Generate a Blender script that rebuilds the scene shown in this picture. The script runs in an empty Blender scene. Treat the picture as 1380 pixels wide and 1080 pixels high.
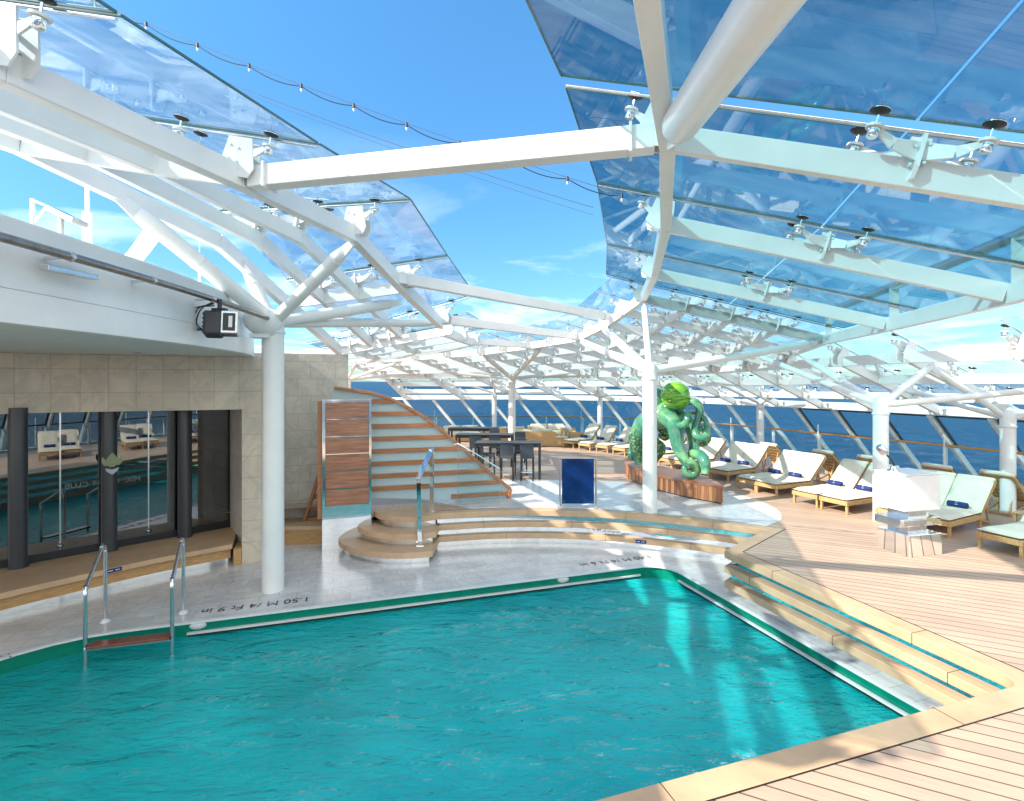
import bpy, bmesh, math, random
from mathutils import Vector, Matrix, noise
from mathutils.geometry import tessellate_polygon
random.seed(7)
R = math.radians
V = Vector
# ------------------------------------------------------------------ camera, light, exposure
scene = bpy.context.scene
col = scene.collection
EYE = 3.1
cam_d = bpy.data.cameras.new("camera")
cam = bpy.data.objects.new("camera", cam_d); col.objects.link(cam)
cam.location = (0, 0, EYE); cam.rotation_euler = (R(90), 0, 0)
cam_d.sensor_width = 36; cam_d.lens = 36 * 709 / 1380
cam_d.shift_y = -26 / 1380
cam_d.clip_start = 0.05; cam_d.clip_end = 60000
scene.camera = cam

SUN_DIR = V((0.80, 0.33, -0.64)).normalized()      # direction the light travels
world = bpy.data.worlds.new("World"); scene.world = world; world.use_nodes = True
nt = world.node_tree; nt.nodes.clear()
out = nt.nodes.new("ShaderNodeOutputWorld"); bg = nt.nodes.new("ShaderNodeBackground")
sky = nt.nodes.new("ShaderNodeTexSky"); sky.sky_type = 'NISHITA'; sky.sun_disc = False
sky.sun_elevation = math.asin(-SUN_DIR.z)
sky.sun_rotation = math.atan2(-SUN_DIR.x, -SUN_DIR.y)
sky.altitude = 0; sky.air_density = 1.0; sky.dust_density = 0.4; sky.ozone_density = 2.5
tc = nt.nodes.new("ShaderNodeTexCoord")
sep = nt.nodes.new("ShaderNodeSeparateXYZ"); nt.links.new(tc.outputs["Generated"], sep.inputs[0])
# project the view direction on a cloud layer
mx = nt.nodes.new("ShaderNodeMath"); mx.operation = 'MAXIMUM'; mx.inputs[1].default_value = 0.0
nt.links.new(sep.outputs[2], mx.inputs[0])
ad = nt.nodes.new("ShaderNodeMath"); ad.operation = 'ADD'; ad.inputs[1].default_value = 0.10
nt.links.new(mx.outputs[0], ad.inputs[0])
dv = nt.nodes.new("ShaderNodeVectorMath"); dv.operation = 'DIVIDE'
cmb = nt.nodes.new("ShaderNodeCombineXYZ")
for i in range(3): nt.links.new(ad.outputs[0], cmb.inputs[i])
nt.links.new(tc.outputs["Generated"], dv.inputs[0]); nt.links.new(cmb.outputs[0], dv.inputs[1])
nz = nt.nodes.new("ShaderNodeTexNoise"); nz.inputs["Scale"].default_value = 1.1
nz.inputs["Detail"].default_value = 9; nz.inputs["Roughness"].default_value = 0.58; nz.inputs["Distortion"].default_value = 0.35
nt.links.new(dv.outputs[0], nz.inputs["Vector"])
cr = nt.nodes.new("ShaderNodeValToRGB"); cr.color_ramp.elements[0].position = 0.50; cr.color_ramp.elements[1].position = 0.78
nt.links.new(nz.outputs["Fac"], cr.inputs[0])
mr = nt.nodes.new("ShaderNodeMapRange")                    # clouds thin out overhead
mr.inputs["From Min"].default_value = 0.05; mr.inputs["From Max"].default_value = 0.42
mr.inputs["To Min"].default_value = 1.0; mr.inputs["To Max"].default_value = 0.0
nt.links.new(sep.outputs[2], mr.inputs["Value"])
mu = nt.nodes.new("ShaderNodeMath"); mu.operation = 'MULTIPLY'
nt.links.new(cr.outputs[0], mu.inputs[0]); nt.links.new(mr.outputs[0], mu.inputs[1])
# bright cloud bank added behind the camera, out of view, as neutral fill light
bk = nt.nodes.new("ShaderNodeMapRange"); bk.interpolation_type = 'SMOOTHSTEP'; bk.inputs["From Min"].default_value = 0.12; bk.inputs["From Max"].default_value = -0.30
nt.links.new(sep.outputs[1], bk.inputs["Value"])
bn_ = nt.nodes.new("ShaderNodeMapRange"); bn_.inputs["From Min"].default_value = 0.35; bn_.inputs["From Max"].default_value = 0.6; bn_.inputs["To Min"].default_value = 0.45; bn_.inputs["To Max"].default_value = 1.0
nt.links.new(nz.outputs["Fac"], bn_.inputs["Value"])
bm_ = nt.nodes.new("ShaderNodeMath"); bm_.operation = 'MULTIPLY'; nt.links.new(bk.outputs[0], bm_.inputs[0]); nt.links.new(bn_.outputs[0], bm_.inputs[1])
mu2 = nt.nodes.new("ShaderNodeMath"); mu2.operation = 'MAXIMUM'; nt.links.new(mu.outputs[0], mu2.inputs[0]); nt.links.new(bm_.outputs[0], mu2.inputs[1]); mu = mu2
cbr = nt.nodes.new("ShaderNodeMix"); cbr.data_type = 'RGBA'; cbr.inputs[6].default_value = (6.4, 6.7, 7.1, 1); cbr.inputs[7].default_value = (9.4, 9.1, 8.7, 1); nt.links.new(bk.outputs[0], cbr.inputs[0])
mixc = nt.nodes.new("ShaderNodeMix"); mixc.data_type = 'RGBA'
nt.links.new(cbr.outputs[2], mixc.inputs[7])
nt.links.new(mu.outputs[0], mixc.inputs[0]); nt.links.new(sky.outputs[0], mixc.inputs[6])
tn = nt.nodes.new("ShaderNodeMix"); tn.data_type = 'RGBA'; tn.blend_type = 'MULTIPLY'; tn.inputs[0].default_value = 1; tn.inputs[7].default_value = (0.74, 1.04, 1.02, 1)
hv = nt.nodes.new("ShaderNodeHueSaturation"); hv.inputs["Saturation"].default_value = 1.18; nt.links.new(sky.outputs[0], hv.inputs["Color"])
elv = nt.nodes.new("ShaderNodeValToRGB"); elv.color_ramp.elements[0].position = 0.0; elv.color_ramp.elements[0].color = (0.52, 0.51, 0.64, 1)
elv.color_ramp.elements[1].position = 0.65; elv.color_ramp.elements[1].color = (1, 1, 1, 1); nt.links.new(mx.outputs[0], elv.inputs[0]); elm = nt.nodes.new("ShaderNodeMix"); elm.data_type = 'RGBA'; elm.blend_type = 'MULTIPLY'; elm.inputs[0].default_value = 1
nt.links.new(hv.outputs[0], elm.inputs[6]); nt.links.new(elv.outputs[0], elm.inputs[7]); nt.links.new(elm.outputs[2], tn.inputs[6]); nt.links.new(tn.outputs[2], mixc.inputs[6])
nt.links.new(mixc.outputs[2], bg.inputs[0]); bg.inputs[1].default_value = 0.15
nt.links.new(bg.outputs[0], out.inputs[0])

sun_d = bpy.data.lights.new("sun", 'SUN'); sun_d.energy = 3.9; sun_d.angle = R(0.5); sun_d.color = (1.0, 0.92, 0.80)
sun = bpy.data.objects.new("sun", sun_d); col.objects.link(sun)
sun.rotation_euler = SUN_DIR.to_track_quat('-Z', 'Y').to_euler()
scene.view_settings.view_transform = 'Standard'; scene.view_settings.look = 'None'
scene.view_settings.exposure = 1.18; scene.view_settings.gamma = 1.0
scene.render.engine = 'CYCLES'
cy = scene.cycles
cy.max_bounces = 10; cy.diffuse_bounces = 4; cy.glossy_bounces = 5; cy.transparent_max_bounces = 32
cy.transmission_bounces = 6; cy.caustics_reflective = False; cy.caustics_refractive = False
cy.use_denoising = True; cy.sample_clamp_indirect = 6

# ------------------------------------------------------------------ materials
def newmat(name):
    m = bpy.data.materials.new(name); m.use_nodes = True
    return m, m.node_tree, m.node_tree.nodes["Principled BSDF"]
def N(t, kind, **kw):
    n = t.nodes.new(kind)
    for k, v in kw.items():
        if k in n.inputs: n.inputs[k].default_value = v
        else: setattr(n, k, v)
    return n
def L(t, a, b): t.links.new(a, b)
def ramp(t, fac, stops):
    r = t.nodes.new("ShaderNodeValToRGB"); e = r.color_ramp.elements
    e[0].position, e[0].color = stops[0][0], (*stops[0][1], 1)
    e[1].position, e[1].color = stops[-1][0], (*stops[-1][1], 1)
    for p, c in stops[1:-1]:
        x = e.new(p); x.color = (*c, 1)
    L(t, fac, r.inputs[0]); return r.outputs[0]
def simple(name, c, rough=0.5, metal=0.0, var=0.08, scale=3.0, bump=0.0, bscale=60, spec=None, stretch=None):
    """base colour broken up by a soft noise, optional fine bump"""
    m, t, b = newmat(name)
    tc = N(t, "ShaderNodeTexCoord"); src = tc.outputs["Object"]
    if stretch:
        mp = N(t, "ShaderNodeMapping"); mp.inputs["Scale"].default_value = stretch; L(t, src, mp.inputs[0]); src = mp.outputs[0]
    nz = N(t, "ShaderNodeTexNoise", Scale=scale, Detail=6.0, Roughness=0.6); L(t, src, nz.inputs["Vector"])
    lo = tuple(max(0, x * (1 - var)) for x in c); hi = tuple(min(1, x * (1 + var)) for x in c)
    L(t, ramp(t, nz.outputs["Fac"], [(0.3, lo), (0.7, hi)]), b.inputs["Base Color"])
    b.inputs["Roughness"].default_value = rough; b.inputs["Metallic"].default_value = metal
    if spec is not None: b.inputs["Specular IOR Level"].default_value = spec
    rr = N(t, "ShaderNodeMapRange"); rr.inputs["To Min"].default_value = rough * 0.85; rr.inputs["To Max"].default_value = min(1, rough * 1.2)
    L(t, nz.outputs["Fac"], rr.inputs["Value"]); L(t, rr.outputs[0], b.inputs["Roughness"])
    if bump:
        n2 = N(t, "ShaderNodeTexNoise", Scale=bscale, Detail=4.0); L(t, src, n2.inputs["Vector"])
        bp = N(t, "ShaderNodeBump", Strength=bump, Distance=0.01); L(t, n2.outputs["Fac"], bp.inputs["Height"]); L(t, bp.outputs[0], b.inputs["Normal"])
    return m
def brickmat(name, ang, bw, rh, mortar, c1, c2, cm, rough, offset=0.5, wall=False, grain=None, vein=None, bumpd=0.004):
    m, t, b = newmat(name)
    tc = N(t, "ShaderNodeTexCoord")
    mp = N(t, "ShaderNodeMapping"); mp.inputs["Rotation"].default_value = (0, 0, R(ang)); mp.inputs["Location"].default_value = (20.3, 40.07, 0); L(t, tc.outputs["Object"], mp.inputs[0])
    src = mp.outputs[0]
    if wall:
        s = N(t, "ShaderNodeSeparateXYZ"); L(t, src, s.inputs[0]); c = N(t, "ShaderNodeCombineXYZ")
        L(t, s.outputs[0], c.inputs[0]); L(t, s.outputs[2], c.inputs[1]); src = c.outputs[0]
    br = N(t, "ShaderNodeTexBrick", Scale=1.0); br.offset = offset; br.squash = 1
    br.inputs["Brick Width"].default_value = bw; br.inputs["Row Height"].default_value = rh
    br.inputs["Mortar Size"].default_value = mortar; br.inputs["Mortar Smooth"].default_value = 0.1; br.inputs["Bias"].default_value = 0
    br.inputs["Color1"].default_value = (*c1, 1); br.inputs["Color2"].default_value = (*c2, 1); br.inputs["Mortar"].default_value = (*cm, 1)
    L(t, src, br.inputs["Vector"])
    colr = br.outputs["Color"]
    def mul(a, fac_out, lo, hi, p0=0.3, p1=0.7):
        rp = ramp(t, fac_out, [(p0, lo), (p1, hi)])
        mm = t.nodes.new("ShaderNodeMix"); mm.data_type = 'RGBA'; mm.blend_type = 'MULTIPLY'; mm.inputs[0].default_value = 1
        L(t, a, mm.inputs[6]); L(t, rp, mm.inputs[7]); return mm.outputs[2]
    n0 = N(t, "ShaderNodeTexNoise", Scale=1.3, Detail=5.0); L(t, src, n0.inputs["Vector"])
    colr = mul(colr, n0.outputs["Fac"], (0.86, 0.86, 0.87), (1.0, 1.0, 1.0))
    if grain:
        g = N(t, "ShaderNodeMapping"); g.inputs["Scale"].default_value = grain; L(t, src, g.inputs[0])
        n1 = N(t, "ShaderNodeTexNoise", Scale=1.0, Detail=6.0, Roughness=0.7); L(t, g.outputs[0], n1.inputs["Vector"])
        colr = mul(colr, n1.outputs["Fac"], (0.80, 0.79, 0.78), (1.04, 1.04, 1.04))
    if vein:
        n1 = N(t, "ShaderNodeTexNoise", Scale=vein, Detail=9.0, Roughness=0.65, Distortion=1.6); L(t, src, n1.inputs["Vector"])
        rp = ramp(t, n1.outputs["Fac"], [(0.36, (1, 1, 1)), (0.485, (0.80, 0.81, 0.84)), (0.5, (0.74, 0.76, 0.80)), (0.52, (0.92, 0.92, 0.93)), (0.7, (1, 1, 1))])
        mm = t.nodes.new("ShaderNodeMix"); mm.data_type = 'RGBA'; mm.blend_type = 'MULTIPLY'; mm.inputs[0].default_value = 0.8
        L(t, colr, mm.inputs[6]); L(t, rp, mm.inputs[7]); colr = mm.outputs[2]
    L(t, colr, b.inputs["Base Color"])
    rr = N(t, "ShaderNodeMapRange"); rr.inputs["To Min"].default_value = rough * 0.7; rr.inputs["To Max"].default_value = min(1, rough * 1.3)
    L(t, n0.outputs["Fac"], rr.inputs["Value"]); L(t, rr.outputs[0], b.inputs["Roughness"])
    bp = N(t, "ShaderNodeBump", Strength=0.6, Distance=bumpd); bp.invert = True
    L(t, br.outputs["Fac"], bp.inputs["Height"]); L(t, bp.outputs[0], b.inputs["Normal"])
    return m
def glassmat(name, tint, refl=0.10, rough=0.0, fmax=0.9, dirt=0.0, smear=0.0):
    """thin sheet: tinted see-through + mirror reflection that grows at grazing angles"""
    m, t, b = newmat(name); t.nodes.remove(b); o = t.nodes["Material Output"]
    tr = N(t, "ShaderNodeBsdfTransparent"); tr.inputs[0].default_value = (*tint, 1)
    gl = N(t, "ShaderNodeBsdfGlossy", Roughness=rough); gl.inputs[0].default_value = (0.93, 0.97, 1, 1)
    lw = N(t, "ShaderNodeLayerWeight", Blend=0.5); pw = N(t, "ShaderNodeMath", operation='POWER'); pw.inputs[1].default_value = 4.5; L(t, lw.outputs["Facing"], pw.inputs[0])
    mr = N(t, "ShaderNodeMapRange"); mr.inputs["To Min"].default_value = refl; mr.inputs["To Max"].default_value = fmax; L(t, pw.outputs[0], mr.inputs["Value"])
    mx = N(t, "ShaderNodeMixShader"); L(t, mr.outputs[0], mx.inputs[0]); L(t, tr.outputs[0], mx.inputs[1]); L(t, gl.outputs[0], mx.inputs[2])
    last = mx.outputs[0]
    if smear:      # salt haze and run marks left by drying rain
        tc = N(t, "ShaderNodeTexCoord"); mp = N(t, "ShaderNodeMapping"); mp.inputs["Scale"].default_value = (1.2, 5.0, 1); mp.inputs["Rotation"].default_value = (0, 0, R(17)); L(t, tc.outputs["Object"], mp.inputs[0])
        sn = N(t, "ShaderNodeTexNoise", Scale=1.3, Detail=7.0, Roughness=0.7); L(t, mp.outputs[0], sn.inputs["Vector"])
        sr = N(t, "ShaderNodeMapRange"); sr.inputs["From Min"].default_value = 0.42; sr.inputs["From Max"].default_value = 0.72; sr.inputs["To Max"].default_value = smear * 2; L(t, sn.outputs["Fac"], sr.inputs["Value"])
        sd_ = N(t, "ShaderNodeBsdfTranslucent"); sd_.inputs[0].default_value = (0.8, 0.85, 0.87, 1)
        sm = N(t, "ShaderNodeMixShader"); L(t, sr.outputs[0], sm.inputs[0]); L(t, last, sm.inputs[1]); L(t, sd_.outputs[0], sm.inputs[2]); last = sm.outputs[0]
    if dirt:
        da = N(t, "ShaderNodeBsdfTranslucent"); da.inputs[0].default_value = (0.80, 0.90, 0.90, 1); db = N(t, "ShaderNodeBsdfDiffuse"); db.inputs[0].default_value = (0.66, 0.76, 0.76, 1)
        df = N(t, "ShaderNodeMixShader"); df.inputs[0].default_value = 0.6; L(t, da.outputs[0], df.inputs[1]); L(t, db.outputs[0], df.inputs[2])
        m2 = N(t, "ShaderNodeMixShader"); m2.inputs[0].default_value = dirt
        L(t, last, m2.inputs[1]); L(t, df.outputs[0], m2.inputs[2]); last = m2.outputs[0]
    L(t, last, o.inputs[0]); return m

M = {}
M['white'] = simple("white_paint", (0.78, 0.78, 0.77), 0.30, var=0.06, scale=1.4, bump=0.05, bscale=25)
M['offwhite'] = simple("cream_white_paint", (0.70, 0.71, 0.70), 0.45, var=0.05, scale=1.0)
M['soffit'] = simple("soffit_paint", (0.66, 0.67, 0.65), 0.5, var=0.04)
M['chrome'] = simple("polished_steel", (0.86, 0.87, 0.88), 0.07, 1.0, var=0.03)
M['steel'] = simple("brushed_steel", (0.62, 0.63, 0.65), 0.24, 1.0, var=0.10, scale=12)
M['mirror'] = simple("mirror_steel", (0.88, 0.90, 0.91), 0.035, 1.0, var=0.02)
M['black'] = simple("black_rubber", (0.018, 0.018, 0.02), 0.45)
M['blackmetal'] = simple("black_lacquer", (0.022, 0.023, 0.027), 0.35)
M['slate'] = simple("dark_grey_weave", (0.045, 0.055, 0.07), 0.6, bump=0.5, bscale=150)
M['frameblack'] = simple("black_frame", (0.012, 0.014, 0.017), 0.4)
M['darkcol'] = simple("dark_grey_column", (0.05, 0.052, 0.058), 0.35)
M['interior'] = simple("dark_interior", (0.016, 0.02, 0.026), 0.6)
M['teak'] = simple("teak_wood", (0.50, 0.29, 0.12), 0.45, var=0.28, scale=2.0, stretch=(3, 3, 30), bump=0.15)
M['coping'] = simple("pale_teak_edge", (0.56, 0.37, 0.225), 0.5, var=0.14, scale=2.2, bump=0.12, bscale=90)
M['redwood'] = simple("red_brown_wood", (0.33, 0.125, 0.06), 0.35, var=0.18, scale=2.0, stretch=(14, 14, 1.2), bump=0.1)
M['slatwood'] = simple("orange_brown_slat", (0.37, 0.155, 0.065), 0.38, var=0.30, scale=2.0, stretch=(1.0, 1.0, 22), bump=0.1)
M['walnut'] = simple("walnut_board", (0.36, 0.17, 0.105), 0.22, var=0.35, scale=1.6, stretch=(1.2, 1.2, 14))
M['wicker'] = simple("honey_wicker", (0.50, 0.32, 0.15), 0.6, var=0.3, scale=30, bump=0.9, bscale=90)
M['cushion'] = simple("cream_canvas", (0.66, 0.62, 0.50), 0.8, var=0.06, scale=5, bump=0.25, bscale=160)
M['navy'] = simple("navy_towel", (0.012, 0.03, 0.16), 0.85, var=0.25, scale=30, bump=0.8, bscale=220)
M['navyboard'] = simple("navy_board", (0.008, 0.035, 0.15), 0.08, var=0.5, scale=1.2)
M['whiteplastic'] = simple("white_plastic", (0.68, 0.68, 0.68), 0.25)
M['wire'] = simple("grey_wire", (0.10, 0.13, 0.17), 0.6)
M['pipesteel'] = simple("weathered_steel", (0.30, 0.27, 0.25), 0.28, 1.0, var=0.2, scale=9)
M['cable'] = simple("dark_cable", (0.02, 0.025, 0.04), 0.5)
M['ink'] = simple("black_ink", (0.03, 0.03, 0.035), 0.4)
M['letter'] = simple("frosted_letter", (0.17, 0.18, 0.19), 0.5)
M['petal'] = simple("lotus_petal_film", (0.26, 0.29, 0.15), 0.5)
M['petal2'] = simple("pale_petal_film", (0.42, 0.46, 0.48), 0.5)
M['handwood'] = simple("varnished_handrail", (0.62, 0.28, 0.08), 0.25, var=0.2)
M['ladderwood'] = simple("mahogany_tread", (0.20, 0.065, 0.04), 0.2, var=0.3, stretch=(20, 1, 1))
M['led'] = simple("clear_bulb", (0.75, 0.8, 0.85), 0.1)
M['basin'] = simple("teal_pool_tile", (0.0, 0.20, 0.13), 0.16, var=0.15, scale=4)
M['basinfloor'] = simple("pool_floor_tile", (0.05, 0.78, 0.82), 0.4, var=0.10, scale=1)
M['deck'] = brickmat("teak_deck", 26, 90.0, 0.165, 0.0075, (0.61, 0.44, 0.32), (0.51, 0.365, 0.265), (0.14, 0.09, 0.06), 0.5, grain=(2.5, 60, 1))
M['marble'] = brickmat("white_marble_tile", -18, 0.62, 0.31, 0.005, (0.80, 0.78, 0.75), (0.70, 0.685, 0.66), (0.52, 0.50, 0.47), 0.22, vein=1.3, bumpd=0.0015)
M['stone'] = brickmat("beige_stone_tile", -19, 0.46, 0.46, 0.004, (0.74, 0.64, 0.50), (0.65, 0.56, 0.44), (0.40, 0.32, 0.24), 0.35, offset=0, wall=True, vein=1.1, bumpd=0.002)
M['stone2'] = brickmat("grey_stone_tile", -19, 0.60, 0.44, 0.004, (0.68, 0.61, 0.51), (0.60, 0.54, 0.46), (0.33, 0.29, 0.25), 0.35, offset=0.5, wall=True, vein=1.1, bumpd=0.002)
M['glass_blue'] = glassmat("blue_tinted_glass", (0.41, 0.62, 0.665), refl=0.055, smear=0.02, fmax=0.55)
M['glass_pale'] = glassmat("pale_roof_glass", (0.74, 0.84, 0.88), refl=0.11, smear=0.05, fmax=0.65)
M['glass_outer'] = glassmat("outer_roof_glass", (0.86, 0.93, 0.94), refl=0.06, fmax=0.5)
M['glass_clear'] = glassmat("clear_glass", (0.95, 0.98, 0.98), refl=0.04)
M['glass_sea'] = glassmat("screen_glass", (0.74, 0.88, 0.93), refl=0.03, fmax=0.3)
M['glass_frost'] = glassmat("frosted_screen_glass", (0.72, 0.85, 0.86), refl=0.08, rough=0.2, dirt=0.85)
M['glass_dark'] = glassmat("dark_window_glass", (0.20, 0.23, 0.25), refl=0.19)
M['glassedge'] = simple('green_glass_edge', (0.05, 0.13, 0.14), 0.2)
# octopus glaze
def octo():
    m, t, b = newmat("green_glazed_skin")
    tc = N(t, "ShaderNodeTexCoord")
    n = N(t, "ShaderNodeTexNoise", Scale=2.2, Detail=5.0, Distortion=0.8); L(t, tc.outputs["Object"], n.inputs["Vector"])
    c = ramp(t, n.outputs["Fac"], [(0.30, (0.03, 0.14, 0.09)), (0.48, (0.06, 0.24, 0.15)), (0.62, (0.16, 0.36, 0.16)), (0.75, (0.045, 0.19, 0.13))])
    L(t, c, b.inputs["Base Color"]); b.inputs["Roughness"].default_value = 0.16; b.inputs["Coat Weight"].default_value = 0.5
    return m
M['octo'] = octo()
def octohead():
    m, t, b = newmat("lime_streaked_glaze")
    tc = N(t, "ShaderNodeTexCoord"); mp = N(t, "ShaderNodeMapping"); mp.inputs["Scale"].default_value = (1, 1, 5.5); L(t, tc.outputs["Object"], mp.inputs[0])
    n = N(t, "ShaderNodeTexNoise", Scale=2.5, Detail=7.0, Distortion=1.2); L(t, mp.outputs[0], n.inputs["Vector"])
    c = ramp(t, n.outputs["Fac"], [(0.32, (0.03, 0.15, 0.02)), (0.46, (0.09, 0.34, 0.015)), (0.6, (0.28, 0.55, 0.03)), (0.74, (0.10, 0.36, 0.03))])
    L(t, c, b.inputs["Base Color"]); b.inputs["Roughness"].default_value = 0.15; b.inputs["Coat Weight"].default_value = 0.5
    return m
M['octohead'] = octohead()
def suckers():
    m, t, b = newmat("speckled_sucker_glaze")
    tc = N(t, "ShaderNodeTexCoord")
    v = N(t, "ShaderNodeTexVoronoi", Scale=11.0); L(t, tc.outputs["Object"], v.inputs["Vector"])
    c = ramp(t, v.outputs["Distance"], [(0.0, (0.55, 0.55, 0.30)), (0.28, (0.40, 0.42, 0.20)), (0.42, (0.06, 0.22, 0.10)), (1.0, (0.03, 0.15, 0.07))])
    L(t, c, b.inputs["Base Color"]); b.inputs["Roughness"].default_value = 0.25
    return m
M['suckers'] = suckers()
# water of the pool and the sea
def water(name, body, deep, fac_t, scales, strength, dist, tint, rough=0.03):
    m, t, b = newmat(name); t.nodes.remove(b); o = t.nodes["Material Output"]
    tc = N(t, "ShaderNodeTexCoord")
    h = None
    for (sc, amp, stretch, dst) in scales:
        mp = N(t, "ShaderNodeMapping"); mp.inputs["Scale"].default_value = stretch; mp.inputs["Rotation"].default_value = (0, 0, R(-14)); L(t, tc.outputs["Object"], mp.inputs[0])
        n = N(t, "ShaderNodeTexNoise", Scale=sc, Detail=4.0, Roughness=0.55, Distortion=dst); L(t, mp.outputs[0], n.inputs["Vector"])
        mm = N(t, "ShaderNodeMath", operation='MULTIPLY'); mm.inputs[1].default_value = amp; L(t, n.outputs["Fac"], mm.inputs[0])
        if h is None: h = mm.outputs[0]
        else:
            aa = N(t, "ShaderNodeMath", operation='ADD'); L(t, h, aa.inputs[0]); L(t, mm.outputs[0], aa.inputs[1]); h = aa.outputs[0]
    bp = N(t, "ShaderNodeBump", Strength=strength, Distance=dist); L(t, h, bp.inputs["Height"])
    n = N(t, "ShaderNodeTexNoise", Scale=0.45, Detail=3.0); L(t, tc.outputs["Object"], n.inputs["Vector"])
    c = ramp(t, n.outputs["Fac"], [(0.35, deep), (0.68, body)])
    df = N(t, "ShaderNodeBsdfDiffuse"); L(t, c, df.inputs[0]); L(t, bp.outputs[0], df.inputs["Normal"])
    tr = N(t, "ShaderNodeBsdfTransparent"); tr.inputs[0].default_value = (*tint, 1)
    m1 = N(t, "ShaderNodeMixShader"); m1.inputs[0].default_value = fac_t; L(t, df.outputs[0], m1.inputs[1]); L(t, tr.outputs[0], m1.inputs[2])
    gl = N(t, "ShaderNodeBsdfGlossy", Roughness=rough); L(t, bp.outputs[0], gl.inputs["Normal"])
    lw = N(t, "ShaderNodeLayerWeight", Blend=0.5); L(t, bp.outputs[0], lw.inputs["Normal"]); pw = N(t, "ShaderNodeMath", operation='POWER'); pw.inputs[1].default_value = 5.0; L(t, lw.outputs["Facing"], pw.inputs[0])
    fr = N(t, "ShaderNodeMapRange"); fr.inputs["To Min"].default_value = 0.045; fr.inputs["To Max"].default_value = 0.95 if tint[0] < 1 else 0.28; L(t, pw.outputs[0], fr.inputs["Value"])
    m2 = N(t, "ShaderNodeMixShader"); L(t, fr.outputs[0], m2.inputs[0]); L(t, m1.outputs[0], m2.inputs[1]); L(t, gl.outputs[0], m2.inputs[2])
    L(t, m2.outputs[0], o.inputs[0]); return m
M['water'] = water("pool_water", (0.02, 0.70, 0.73), (0.0, 0.49, 0.52), 0.36,
                   [(1.2, 0.7, (0.8, 1.7, 1), 1.2), (4.5, 0.30, (0.8, 1.7, 1), 0.8), (13.0, 0.15, (0.8, 1.6, 1), 0.5), (34.0, 0.05, (1, 1.5, 1), 0.2)], 0.85, 0.16, (0.50, 0.97, 0.98))
M['sea'] = water("sea_water", (0.004, 0.058, 0.12), (0.003, 0.042, 0.095), 0.0,
                 [(0.05, 1.0, (1, 1, 1), 1.0), (0.3, 0.35, (1, 1, 1), 0.5), (1.2, 0.12, (1, 1, 1), 0.3)], 1.0, 2.0, (1, 1, 1), rough=0.25)

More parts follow.
